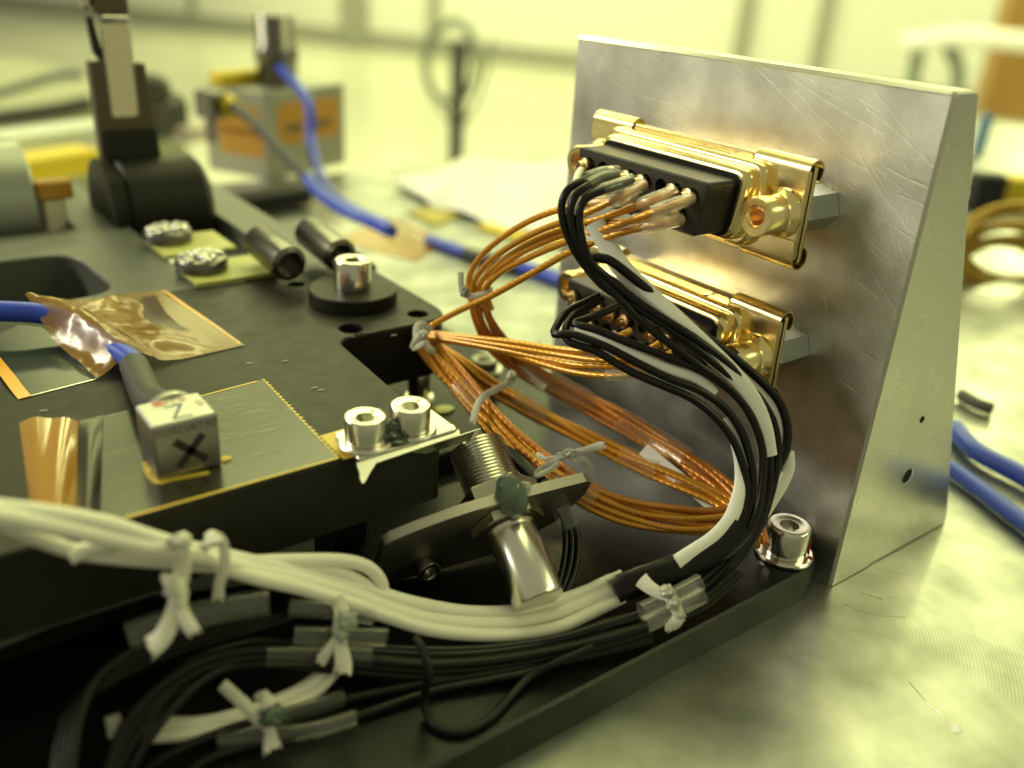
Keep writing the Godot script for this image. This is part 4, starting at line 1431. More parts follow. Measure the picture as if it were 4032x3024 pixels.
func wires():
	var face := Vector3(0.714, 0.424, 0.557)
	# --- copper wires of the upper connector, each with a clear sleeve at its contact
	var up := [
		[Vector3(-27.25, 53.28, 19), [Vector3(-24.36, 53.24, 24.9), Vector3(-25.56, 52.04, 26.44), Vector3(-29.32, 49.55, 27.77), Vector3(-34.98, 46.74, 28.19), Vector3(-41.32, 42.89, 28.48), Vector3(-47.17, 38.38, 28.63), Vector3(-49.58, 34.58, 29.23), Vector3(-48.89, 31.5, 28.89)], "copper wire from the third sleeve of the upper connector"],
		[Vector3(-22.44, 53.36, 18.6), [Vector3(-20.54, 53.5, 23.39), Vector3(-22.7, 52.11, 24.52), Vector3(-27.52, 49.5, 25.5), Vector3(-34.83, 46.1, 26.69), Vector3(-41.41, 41.89, 27.55), Vector3(-46.49, 37.51, 28.41), Vector3(-48.92, 34.2, 28.67), Vector3(-48.3, 31.3, 28.29)], "copper wire from the second top sleeve of the upper connector"],
		[Vector3(-19.47, 53.23, 18.6), [Vector3(-17.89, 53.34, 22.8), Vector3(-20.13, 51.82, 25.04), Vector3(-23.86, 49.61, 26.12), Vector3(-30.83, 46.18, 26.88), Vector3(-38.45, 41.83, 27.4), Vector3(-44.81, 37.6, 27.99), Vector3(-47.52, 34.21, 28.66), Vector3(-47.71, 31.09, 27.68)], "copper wire from the outermost top sleeve of the upper connector"],
		[Vector3(-22.96, 50.51, 18.6), [Vector3(-21.88, 50.7, 22.75), Vector3(-23.78, 49.96, 23.94), Vector3(-28.26, 48.43, 25.47), Vector3(-35.58, 44.91, 26.76), Vector3(-42.17, 40.63, 27.69), Vector3(-46.08, 37.11, 28.19), Vector3(-47.89, 33.53, 27.86), Vector3(-47.34, 31, 27.27)], "copper wire from the bottom sleeve behind the outermost pair"],
		[Vector3(-28.84, 51.1, 18.6), [Vector3(-27.88, 51.42, 22.7), Vector3(-31.45, 50.36, 24.5), Vector3(-36.9, 48.13, 26.01), Vector3(-43.61, 44.13, 26.88), Vector3(-48.88, 39.12, 28.46), Vector3(-51, 34.77, 29.1), Vector3(-49.51, 31.76, 29.48)], "copper wire passing behind the black loops of the upper connector"],
	]
	for w in up:
		var path := [w[0]]
		path.append_array(w[1])
		var o := wire("copper_wire", path, 0.45, M.copper, w[2], "wire", "copper wires of the upper connector", 12)
		sleeve([path[0].lerp(path[1], 0.1), path[1], path[1].lerp(path[2], 0.85)], 0.80, M.sleeve_milky, o)
	var lone := [Vector3(-20.62, 50.32, 18.6)]
	lone.append_array([Vector3(-19.07, 50.75, 23.6), Vector3(-20.83, 50.03, 24.6), Vector3(-24.32, 48.31, 25.9), Vector3(-30.3, 44.89, 27.18), Vector3(-36.84, 40.04, 28.49), Vector3(-43.6, 34.88, 30.3), Vector3(-49.43, 30.95, 31.79), Vector3(-54.05, 27.42, 33.22), Vector3(-55.28, 25.68, 34.33)])
	var lo := wire("copper_wire", lone, 0.47, M.copper, "single copper wire slanting down alone to the white tie", "wire", "", 12)
	sleeve([lone[0].lerp(lone[1], 0.1), lone[1], lone[2]], 0.80, M.sleeve_milky, lo)
	# the loop gathered: down behind, then forward along the plate
	var a := [Vector3(-48.98, 32.13, 28.53), Vector3(-48.32, 29.33, 28.01), Vector3(-47.93, 25.05, 25.38), Vector3(-46.46, 20.87, 21.29), Vector3(-42.99, 17.92, 17.3), Vector3(-38.32, 16.22, 14.4), Vector3(-32.48, 15.52, 12.83), Vector3(-26.65, 14.53, 11.49), Vector3(-20.35, 13.95, 11.03), Vector3(-15.26, 13.1, 10.55), Vector3(-10.62, 12.08, 10.76), Vector3(-6.72, 11.25, 11.78), Vector3(-3.55, 10.19, 13.9)]
	bundle(a, [Vector2(-1.15, 0), Vector2(-0.55, 0.35), Vector2(0.1, -0.1), Vector2(0.7, 0.3), Vector2(1.25, -0.1)], 0.45, M.copper_dark, "copper_wire", "copper wire in the rear bundle beside the angle plate", "wire", "rear copper bundle", 3)
	# --- lower connector: copper wires to the tie
	var low := [
		[Vector3(-23.48, 35.24, 22.19), Vector3(-23.85, 34.33, 25.15), Vector3(-25.81, 32.58, 27.2), Vector3(-31.6, 31.04, 28.61), Vector3(-39.66, 29.22, 29.55), Vector3(-48.4, 27.23, 31.51), Vector3(-54.84, 25.98, 33.53)],
		[Vector3(-18.73, 35.05, 21.63), Vector3(-20, 33.38, 24.53), Vector3(-23.98, 31.95, 27.12), Vector3(-31.32, 30.36, 28.77), Vector3(-39.39, 28.57, 29.7), Vector3(-48.25, 26.86, 31.6), Vector3(-54.74, 25.73, 33.59)],
		[Vector3(-16.69, 34.46, 21.27), Vector3(-19.02, 32.76, 23.75), Vector3(-24.35, 30.85, 26.65), Vector3(-31.7, 29.18, 28.36), Vector3(-40.32, 27.67, 29.78), Vector3(-48.07, 26.42, 31.7), Vector3(-54.61, 25.41, 33.66)],
		[Vector3(-19.48, 32.83, 22.49), Vector3(-22, 31.64, 24.83), Vector3(-27.55, 29.99, 27.81), Vector3(-35.51, 28.3, 28.53), Vector3(-43.2, 27.32, 30.15), Vector3(-49.58, 26.29, 31.93), Vector3(-54.69, 25.6, 33.62)],
	]
	for k in 4: wire("copper_wire", low[k], 0.45, M.copper, "%s level copper wire from lower connector to white tie" % ["uppermost", "third from top", "fourth from top", "second from top"][k], "wire", "level copper wires of the lower connector", 12)
	var dip := [Vector3(-16.7, 32.54, 22.73), Vector3(-18.87, 31.5, 24.51), Vector3(-22.51, 30.18, 26.59), Vector3(-27.19, 29.1, 28.02), Vector3(-32.96, 28.25, 28.89), Vector3(-39.78, 27.35, 29.33), Vector3(-47.13, 26.19, 30.67), Vector3(-54.27, 25.11, 33.45)]
	var dw := wire("copper_wire", dip, 0.45, M.copper, "lowest copper wire sagging below the others under the lower connector", "wire", "", 12)
	sleeve([dip[0], dip[1], dip[2]], 0.7, M.sleeve_milky, dw)
	# from the tie down to the base plate: two bundles
	var bm := [Vector3(-55.2, 25.49, 34.37), Vector3(-53.89, 23.5, 32.4), Vector3(-50.51, 21.15, 29.86), Vector3(-47.45, 19.04, 27.54), Vector3(-43.32, 17.53, 25.18), Vector3(-38.63, 15.65, 22.4), Vector3(-32.92, 14.25, 19.74), Vector3(-27.46, 13.23, 17.11), Vector3(-21.58, 12.83, 15.25), Vector3(-15.85, 12.46, 13.58), Vector3(-11.76, 11.97, 12.3), Vector3(-7.4, 11.48, 12.47), Vector3(-4.03, 10.43, 14.33)]
	bundle(bm, [Vector2(-0.85, 0), Vector2(-0.3, 0.4), Vector2(0.3, -0.2), Vector2(0.85, 0.2)], 0.45, M.copper, "copper_wire", "copper wire in the middle bundle between tie and angle plate", "wire", "middle copper bundle", 21)
	var cm := [Vector3(-54.99, 25.17, 34.33), Vector3(-52.51, 22.43, 33.24), Vector3(-47.74, 20.08, 32.5), Vector3(-42.1, 18.23, 32.07), Vector3(-36.65, 16.58, 31.72), Vector3(-30.86, 14.87, 30.98), Vector3(-25.32, 13.96, 29.96), Vector3(-20.29, 12.89, 27.91), Vector3(-16.09, 12.13, 24.91), Vector3(-12.23, 12.07, 21.81), Vector3(-9.23, 12.13, 17.91), Vector3(-7.05, 13.26, 14.26), Vector3(-6.82, 14.65, 11.12)]
	bundle(cm, [Vector2(-1.5, 0.1), Vector2(-0.95, -0.2), Vector2(-0.4, 0.2), Vector2(0.2, -0.15), Vector2(0.8, 0.25), Vector2(1.4, 0.0)], 0.46, M.copper, "copper_wire", "copper wire in the front bundle sweeping above the base plate", "wire", "front copper bundle", 40)
	clear_tube(a.slice(3, 6), 1.95, 0.5, M.tube_amber, "clear tube round the rear copper bundle nearest the white tag")
	clear_tube(a.slice(6, 9), 1.95, 0.5, M.tube_amber, "clear tube round the rear copper bundle beside the plate")
	clear_tube(bm.slice(4, 6), 1.6, 0.6, M.tube_amber, "clear tube round the middle copper bundle behind the loose tie end")
	clear_tube(bm.slice(7, 9), 1.6, 0.6, M.tube_amber, "clear tube round the middle copper bundle further forward")
	clear_tube(cm.slice(6, 8), 2.1, 0.5, M.tube_amber, "clear tube round the front copper bundle past the knotted tie")
	clear_tube(cm.slice(2, 4), 2.0, 0.5, M.tube_amber, "clear tube round the front copper bundle under the loose tie end")
	# white tags seen among the copper bundles
	for q in [[[Vector3(-48.38, 22.84, 24.04), Vector3(-46.19, 20.21, 21.44), Vector3(-43.17, 18.06, 19.21)], 1.1, "white lacing tail lying beside the rear copper bundle"], [[Vector3(-24.55, 15.12, 15.53), Vector3(-19.77, 13.33, 14.36), Vector3(-14.6, 11.36, 12.81), Vector3(-12.5, 10.52, 12.56)], 1.9, "white flat strip lying between the copper bundles"], [[Vector3(-38.58, 28.27, 25.32), Vector3(-38.2, 27.23, 23.82), Vector3(-37.61, 26.78, 23.39)], 1.0, "short white tag under the level copper wires"]]:
		var s := Shape.new()
		s.strip(q[0], q[1], 0.25, face)
		single("white_strip", s, M.white_flat, q[2], "strip", q[0][0])
	# --- black wires: three from the upper connector
	var black := [
		[[Vector3(-27.8, 55.04, 23.45), Vector3(-27.38, 55.2, 26.37), Vector3(-27.07, 54.8, 28.97), Vector3(-27.13, 54.01, 31.44), Vector3(-27.07, 52.47, 32.54), Vector3(-26.59, 50.35, 32.64), Vector3(-25.54, 47.39, 31.75), Vector3(-24.16, 44.66, 30.25), Vector3(-21.75, 42.52, 28.8), Vector3(-18.19, 40.37, 25.87), Vector3(-15.8, 38.85, 23.96), Vector3(-12.48, 36.1, 20.9), Vector3(-10.37, 33.57, 18.33), Vector3(-8.59, 30.96, 16.23), Vector3(-6.82, 27.77, 14.6), Vector3(-5.14, 24.72, 13.86), Vector3(-3.4, 20.5, 14.85), Vector3(-2.27, 17.56, 16.52), Vector3(-1.19, 14.09, 19.57), Vector3(-1.01, 11.15, 23.37), Vector3(-1.33, 9.57, 27.67), Vector3(-1.93, 8.95, 32.51), Vector3(-3.79, 8.32, 38.95), Vector3(-6, 7.32, 46.14), Vector3(-8.55, 7.44, 52.9), Vector3(-11.41, 8.1, 59.65), Vector3(-14.36, 8.91, 65.51), Vector3(-16.78, 10.19, 70.32), Vector3(-19.33, 11.89, 75.89), Vector3(-19.64, 12.62, 81.12), Vector3(-18.75, 11.62, 86.12), Vector3(-16.58, 9.28, 90.5), Vector3(-14.23, 6.91, 92.87)], "outermost of the three black loops under the upper connector"],
		[[Vector3(-27.63, 54.63, 23.54), Vector3(-26.8, 54.79, 26.83), Vector3(-26.01, 54.27, 29.81), Vector3(-26.02, 53.42, 31.37), Vector3(-25.8, 51.9, 32.24), Vector3(-25.26, 49.8, 32.25), Vector3(-24.37, 47.08, 31.38), Vector3(-22.76, 44.13, 29.76), Vector3(-20.39, 41.98, 28.36), Vector3(-17.51, 38.95, 26.07), Vector3(-14.93, 37.09, 24.19), Vector3(-11.81, 34.47, 21.28), Vector3(-9.84, 32.28, 18.63), Vector3(-7.81, 29.42, 16.41), Vector3(-6.21, 26.46, 14.81), Vector3(-4.9, 23.37, 14.59), Vector3(-3.49, 19.67, 15.59), Vector3(-2.1, 16.73, 17.84), Vector3(-1.3, 13.54, 21.04), Vector3(-1.27, 10.97, 24.73), Vector3(-1.57, 9.41, 29.01), Vector3(-2.63, 8.3, 34.8), Vector3(-4.11, 7.68, 40.75), Vector3(-6.11, 7.02, 47.39), Vector3(-8.31, 7.24, 53.64), Vector3(-11.07, 7.73, 59.85), Vector3(-13.97, 8.67, 65.73), Vector3(-16.19, 10.01, 70.61), Vector3(-18.43, 11.7, 75.77), Vector3(-18.62, 12.16, 81.05), Vector3(-17.6, 11.21, 85.85), Vector3(-15.45, 8.93, 90.22), Vector3(-13.69, 6.56, 92.45)], "middle one of the three black loops under the upper connector"],
		[[Vector3(-25.68, 54.42, 22.99), Vector3(-24.72, 54.25, 26.38), Vector3(-24.77, 53.88, 28.52), Vector3(-25.11, 53.1, 30.45), Vector3(-25.08, 51.71, 31.46), Vector3(-24.47, 49.36, 31.57), Vector3(-23.37, 46.14, 30.81), Vector3(-21.92, 43.94, 28.83), Vector3(-18.79, 41.61, 26.59), Vector3(-15.56, 39.55, 24.02), Vector3(-13.27, 37.77, 21.54), Vector3(-10.92, 35.29, 18.62), Vector3(-9.29, 32.96, 16.51), Vector3(-7.52, 30.34, 14.44), Vector3(-6.12, 27.64, 12.91), Vector3(-4.77, 24.54, 12.63), Vector3(-3.6, 21.35, 13.56), Vector3(-2.49, 18.12, 15.49), Vector3(-1.42, 15.17, 18.16), Vector3(-1, 11.95, 21.86), Vector3(-1.06, 10.1, 26.02), Vector3(-1.67, 8.9, 30.41), Vector3(-3.08, 7.88, 36.58), Vector3(-4.45, 7.09, 42.53), Vector3(-6.44, 6.51, 49.1), Vector3(-8.59, 6.71, 55.3), Vector3(-10.91, 7.27, 60.54), Vector3(-13.31, 8.29, 65.52), Vector3(-15.3, 9.81, 70.51), Vector3(-17.43, 11.3, 75.71), Vector3(-17.6, 11.7, 80.99), Vector3(-16.46, 10.81, 85.59), Vector3(-14.34, 8.58, 89.95), Vector3(-13.02, 6.22, 91.85)], "innermost of the three black loops under the upper connector"],
	]
	for w in black:
		var o := wire("black_wire", w[0], 0.51, M.black_wire, w[1], "wire", "black wires of the upper connector", 12)
		sleeve([w[0][0], w[0][1], w[0][2]], 0.85, M.sleeve_dark, o)
	wire("black_wire", [Vector3(-24.71, 45.67, 30.19), Vector3(-23.11, 45.82, 28.02), Vector3(-19.66, 42.96, 24.88), Vector3(-15.75, 39.22, 20.93), Vector3(-13.31, 36.2, 17.41), Vector3(-11.01, 33.3, 13.97), Vector3(-8.7, 30.52, 11.33), Vector3(-7.15, 28.37, 10.08), Vector3(-5.66, 25.65, 9.88), Vector3(-4.61, 23.09, 10.84), Vector3(-4.19, 21.41, 12.47), Vector3(-3.4, 18.94, 14.24), Vector3(-2.37, 16.76, 16.36), Vector3(-1.29, 13.28, 19.42), Vector3(-1.03, 10.34, 24.01), Vector3(-1.35, 8.77, 28.3), Vector3(-2.24, 8.03, 33.6), Vector3(-3.79, 7.2, 39.81), Vector3(-5.39, 6.48, 46), Vector3(-7.08, 6.6, 51.65), Vector3(-9.92, 7.18, 58.45), Vector3(-12.87, 8.43, 64.86), Vector3(-15.39, 10.03, 70.46)], 0.58, M.black_wire, "black wire bowing furthest right in front of the scratched plate", "wire")
	# three from the lower connector, folding back on themselves
	var lowb := [
		[Vector3(-28.34, 38.71, 23.99), Vector3(-27.3, 38.49, 28.2), Vector3(-26.54, 38.29, 30.97), Vector3(-25.52, 37.46, 32.99), Vector3(-24.58, 36.66, 34.19), Vector3(-22.6, 37.15, 33.07), Vector3(-19.43, 36.29, 30.56), Vector3(-16.34, 34.68, 27.82), Vector3(-13.63, 32.96, 24.76), Vector3(-11.28, 31.34, 21.19), Vector3(-9.3, 29.16, 18.51), Vector3(-7.39, 26.55, 17.15), Vector3(-5.79, 23.69, 16.73), Vector3(-4.39, 21, 17), Vector3(-3.26, 18.25, 18.17), Vector3(-2.41, 15.33, 20.19), Vector3(-1.88, 12.41, 23.53), Vector3(-2.02, 10.4, 27.92), Vector3(-2.47, 9.41, 32.84), Vector3(-4.34, 8.52, 39.51), Vector3(-5.99, 7.92, 45.67), Vector3(-8.71, 7.82, 52.81), Vector3(-11.6, 8.56, 59.54), Vector3(-14.63, 9.55, 65.36), Vector3(-16.67, 10.67, 69.82)],
		[Vector3(-27.92, 38.41, 23.68), Vector3(-26.7, 38.1, 27.73), Vector3(-25.51, 38.04, 30.74), Vector3(-24.37, 37.17, 32.64), Vector3(-22.85, 36.12, 33.27), Vector3(-19.88, 35.54, 31.34), Vector3(-16.71, 33.67, 28.7), Vector3(-14.03, 32.11, 25.56), Vector3(-11.53, 30.4, 22.22), Vector3(-9.33, 28.05, 19.76), Vector3(-7.43, 25.54, 18.33), Vector3(-5.7, 22.8, 17.84), Vector3(-4.24, 20.11, 18.01), Vector3(-3.06, 17.43, 19.43), Vector3(-2.3, 14.41, 21.65), Vector3(-1.94, 11.76, 25), Vector3(-2.07, 10.16, 29.43), Vector3(-2.75, 9.21, 34.07), Vector3(-4.45, 8.29, 40.54), Vector3(-6.13, 7.65, 46.76), Vector3(-8.54, 7.6, 53.49), Vector3(-11.27, 8.24, 59.73), Vector3(-14.3, 9.23, 65.54), Vector3(-16.34, 10.36, 69.99)],
		[Vector3(-24.49, 38.77, 22.6), Vector3(-24.24, 38.39, 26.15), Vector3(-23.9, 38.12, 29.52), Vector3(-23.84, 37.82, 31.81), Vector3(-21.13, 37.79, 30.52), Vector3(-17.84, 36.81, 28.13), Vector3(-15.08, 35.63, 25.13), Vector3(-11.92, 33.81, 21.03), Vector3(-9.17, 31.2, 17.69), Vector3(-6.96, 28.03, 15.84), Vector3(-5.14, 24.73, 15.3), Vector3(-3.96, 21.85, 15.79), Vector3(-2.68, 18.58, 17.18), Vector3(-1.79, 15.49, 19.64), Vector3(-1.29, 12.2, 23.3), Vector3(-1.37, 10.09, 27.33), Vector3(-1.99, 8.96, 31.68), Vector3(-3.74, 8.02, 38.22), Vector3(-5.44, 7.31, 44.53), Vector3(-7.79, 7.16, 51.43), Vector3(-10.86, 7.62, 58.77), Vector3(-13.88, 8.74, 65.21), Vector3(-16.26, 9.93, 70.04)],
	]
	var which := ["outermost", "middle", "innermost"]
	for k in 3: wire("black_wire", lowb[k], 0.51, M.black_wire, "%s black wire folding back from the lower connector into the thick bundle" % which[k], "wire", "black wires of the lower connector", 12)
	# the thick run along the base plate, plus two that stray
	wire("black_wire", [Vector3(0.05, 12.07, 23.11), Vector3(-0.51, 9.43, 28.52), Vector3(-2.16, 8.12, 35.22), Vector3(-3.76, 7.22, 42.44), Vector3(-5.47, 6.49, 50.57), Vector3(-8.04, 6.39, 57.52), Vector3(-9.89, 6.45, 62.55), Vector3(-11.78, 6.66, 69.29), Vector3(-13.04, 6.91, 74.31), Vector3(-14.13, 6.87, 79.33), Vector3(-14.56, 6.88, 84.35), Vector3(-14.83, 6.22, 88.78), Vector3(-14.52, 4.93, 91.16)], 0.5, M.black_wire_soft, "black wire leaving the bundle low along the base plate, inner one", "wire", "stray black wires on the base plate")
	wire("black_wire", [Vector3(0.49, 11.85, 22.71), Vector3(0.09, 9.19, 28.31), Vector3(-1.45, 7.97, 35.14), Vector3(-3.28, 7.08, 42.84), Vector3(-4.65, 6.41, 50.48), Vector3(-6.08, 6.24, 54.59), Vector3(-8.49, 6.06, 61.41), Vector3(-9.71, 5.87, 68.49), Vector3(-10.7, 5.83, 73.39), Vector3(-11.84, 6.06, 79.34), Vector3(-12.73, 5.94, 84.16), Vector3(-12.46, 5.16, 87.45)], 0.5, M.black_wire_soft, "black wire leaving the bundle low along the base plate, outer one nearer the table", "wire", "stray black wires on the base plate")
	wire("black_wire", [Vector3(-2.24, 8.5, 43.92), Vector3(-3.37, 7.5, 48.29), Vector3(-4.11, 6.5, 51.16), Vector3(-3.41, 5.9, 54.31), Vector3(-2.17, 5.85, 57.77), Vector3(-2.1, 5.85, 61.45), Vector3(-3.83, 5.85, 63.29), Vector3(-5.94, 6.2, 63.45), Vector3(-6.78, 8, 63.19), Vector3(-6.23, 11.5, 63.15), Vector3(-7.83, 13, 62.92), Vector3(-9.35, 13.5, 62.85)], 0.48, M.black_wire_soft, "single black wire bent in a round loop on the base plate", "wire")
	for k in 4:
		var dx := k * 26.0
		wire("black_wire", [Vector3(-18.02, 14.53, 72.21) + Vector3(0, 0, 0.4 * k), Vector3(-20.11, 14.77, 77.38) + Vector3(0, -0.5 * k, 0.5 * k), Vector3(-21, 15.1, 82.77) + Vector3(0, -0.7 * k, 0.7 * k), Vector3(-21.03, 15.14, 87.26) + Vector3(0, -0.9 * k, 0.9 * k), Vector3(-20.14, 14.32, 91.24) + Vector3(0, -0.8 * k, 0.9 * k), Vector3(-18.15, 12.59, 93.59) + Vector3(0, -0.7 * k, 0.7 * k), Vector3(-15.37, 10.31, 95.34) + Vector3(0.3, -0.6 * k, 0.6 * k), Vector3(-13.41, 8.13, 96.29) + Vector3(0.3, -0.6 * k, 0.6 * k)], 0.5, M.black_wire_soft, "black wire curving down at the bottom left, %s" % ["outermost", "second from outside", "third from outside", "innermost"][k], "wire", "black wires curving down at bottom left")
	# more of the bundle between the tubes, lying under the others
	for k in 6:
		var off := Vector3(0.25, -0.75, -0.15) * (k % 3) + Vector3(0.5, 0.35, 0.5) * (k / 3)
		var path := moved([Vector3(-1.53, 8.53, 35.9), Vector3(-3.42, 7.79, 41.39), Vector3(-5.64, 7.36, 47.8), Vector3(-8.19, 7.28, 54.35), Vector3(-10.56, 7.88, 60.17), Vector3(-12.61, 9.04, 64.78), Vector3(-15.39, 10.53, 70.44), Vector3(-17.85, 12.1, 75.99), Vector3(-18.85, 12.64, 81.16), Vector3(-18.49, 11.86, 85.95), Vector3(-16.94, 9.93, 90.11), Vector3(-14.23, 6.91, 92.87)], off)
		wire("black_wire", path, 0.55, M.black_wire_soft, "black wire deep in the bundle below the white cables, %s" % ["front uppermost", "front middle", "front lowest", "rear uppermost", "rear middle", "rear lowest"][k], "wire", "black wires deep in the bundle")
	# clear tubes on the black bundle
	clear_tube([Vector3(-1.11, 11.8, 28.21), Vector3(-1.62, 10.9, 32.41), Vector3(-2.26, 10.25, 36.61)], 1.15, 0.8, M.sleeve, "clear tube on the black bundle beside the knotted tie, upper one", "")
	clear_tube([Vector3(-0.15, 10.71, 28.53), Vector3(-0.72, 9.89, 32.75), Vector3(-1.26, 9.16, 36.87)], 1.1, 0.8, M.sleeve, "clear tube on the black bundle beside the knotted tie, lower one", "")
	clear_tube([Vector3(-17.55, 17.98, 75.26), Vector3(-18.74, 18.2, 80.03), Vector3(-19.59, 18.16, 84.73), Vector3(-19.97, 17.85, 88.33)], 1.35, 0.8, M.sleeve_dark, "long clear tube under the left white knot")
	clear_tube([Vector3(-14.22, 13.85, 64.98), Vector3(-16.08, 15.15, 68.89), Vector3(-17.86, 16.07, 72.98)], 1.0, 0.8, M.sleeve_dark, "clear tube behind the green knot, topmost of three")
	clear_tube([Vector3(-12.78, 11.73, 64.39), Vector3(-14.61, 12.55, 68.62), Vector3(-16.56, 13.38, 73.18)], 1.05, 0.8, M.sleeve_dark, "clear tube below the green knot, middle of three")
	clear_tube([Vector3(-12.59, 10.26, 66.34), Vector3(-14.61, 11.36, 71.32), Vector3(-16.49, 12.23, 76.3)], 1.0, 0.8, M.sleeve_dark, "clear tube below the green knot, lowest of three")
	clear_tube([Vector3(-11.85, 7, 70.05), Vector3(-12.74, 7, 74.95), Vector3(-13.5, 7, 78.6)], 0.9, 0.8, M.sleeve_dark, "clear tube on the stray black wires, nearer the white wires")
	clear_tube([Vector3(-9.08, 6.6, 70), Vector3(-10.22, 6.6, 75.11), Vector3(-13.85, 6.6, 82.78)], 0.9, 0.8, M.sleeve_dark, "clear tube on the stray black wires, nearer the plate edge")
	# --- flat white sleeves that run with the black wires
	var flats := [
		[[Vector3(-27.42, 49.19, 26.69), Vector3(-25.29, 46.73, 26.19), Vector3(-22.96, 44.67, 25.85), Vector3(-20.36, 42.95, 25.07), Vector3(-17.36, 40.87, 23.71), Vector3(-14.5, 38.49, 21.85), Vector3(-11.92, 35.78, 19.53), Vector3(-9.67, 33.05, 17.29), Vector3(-7.76, 30.25, 15.54), Vector3(-6.06, 26.79, 14.55), Vector3(-4.73, 23.39, 14.36)], 2.5, "flat white sleeve winding down beside the black wires of the upper connector"],
		[[Vector3(-12.32, 34.12, 14.14), Vector3(-10.46, 31.8, 12.62), Vector3(-8.97, 29.87, 11.28), Vector3(-7.23, 27.43, 10.18), Vector3(-6.09, 25.22, 10.04), Vector3(-5.31, 22.77, 10.9), Vector3(-4.92, 20.94, 12.16)], 1.2, "flat white sleeve inside the rightmost black bow"],
		[[Vector3(-4.84, 22.73, 9.97), Vector3(-3.99, 20.85, 10.32), Vector3(-3.51, 19.11, 11.74), Vector3(-3.29, 17.65, 13.28), Vector3(-3.04, 15.96, 15.14)], 1.6, "flat white sleeve showing right of the black wires above the big screw"],
		[[Vector3(-23.3, 37.35, 32.21), Vector3(-20.06, 36.62, 30.04), Vector3(-16.91, 35.29, 27.37), Vector3(-14.23, 33.87, 24.31), Vector3(-12.03, 32.75, 21.26), Vector3(-10.41, 30.97, 19.46)], 1.3, "flat white sleeve between the black wires of the lower connector"],
		[[Vector3(-9.45, 27.59, 17.2), Vector3(-7.84, 25.36, 17.2), Vector3(-6.52, 23.39, 17.37), Vector3(-5.13, 20.97, 18.14), Vector3(-4.16, 18.9, 19.55), Vector3(-3.43, 16.93, 21.55), Vector3(-3.29, 15.42, 24.31), Vector3(-3.65, 14.37, 27), Vector3(-3.99, 13.5, 29.53)], 1.9, "wide flat white sleeve ending in a square cut over the black tube"],
		[[Vector3(-4.82, 22.73, 15.69), Vector3(-3.92, 20.63, 16.13), Vector3(-3.14, 18.99, 17.09)], 0.5, "thin white sleeve glimpsed among the black wires"],
	]
	for q in flats:
		var s := Shape.new()
		s.tube(q[0], q[1] * 0.5, 14, true, 0.42, face)
		single("white_sleeve", s, M.white_flat, q[2], "sleeve", q[0][0])
	# white wires in the last holes of both connectors
	wire("white_wire", [Vector3(-42.6, 52.69, 15.5), Vector3(-40.07, 52.53, 18.5)] + [Vector3(-34.26, 53.02, 24.29), Vector3(-32.88, 51.34, 25.58), Vector3(-31.26, 48.8, 26.35), Vector3(-28.45, 47.15, 26.69), Vector3(-26.27, 46.47, 26.2)], 0.5, M.white_wire, "white wire in the last hole of the upper connector", "wire")
	wire("white_wire", [Vector3(-40.86, 32.71, 15.5), Vector3(-38.84, 33.01, 18.5)] + [Vector3(-30.44, 35.36, 27.43), Vector3(-27.87, 34.79, 29.96), Vector3(-25.48, 34.79, 30.48)], 0.5, M.white_wire, "white wire in the last hole of the lower connector", "wire")
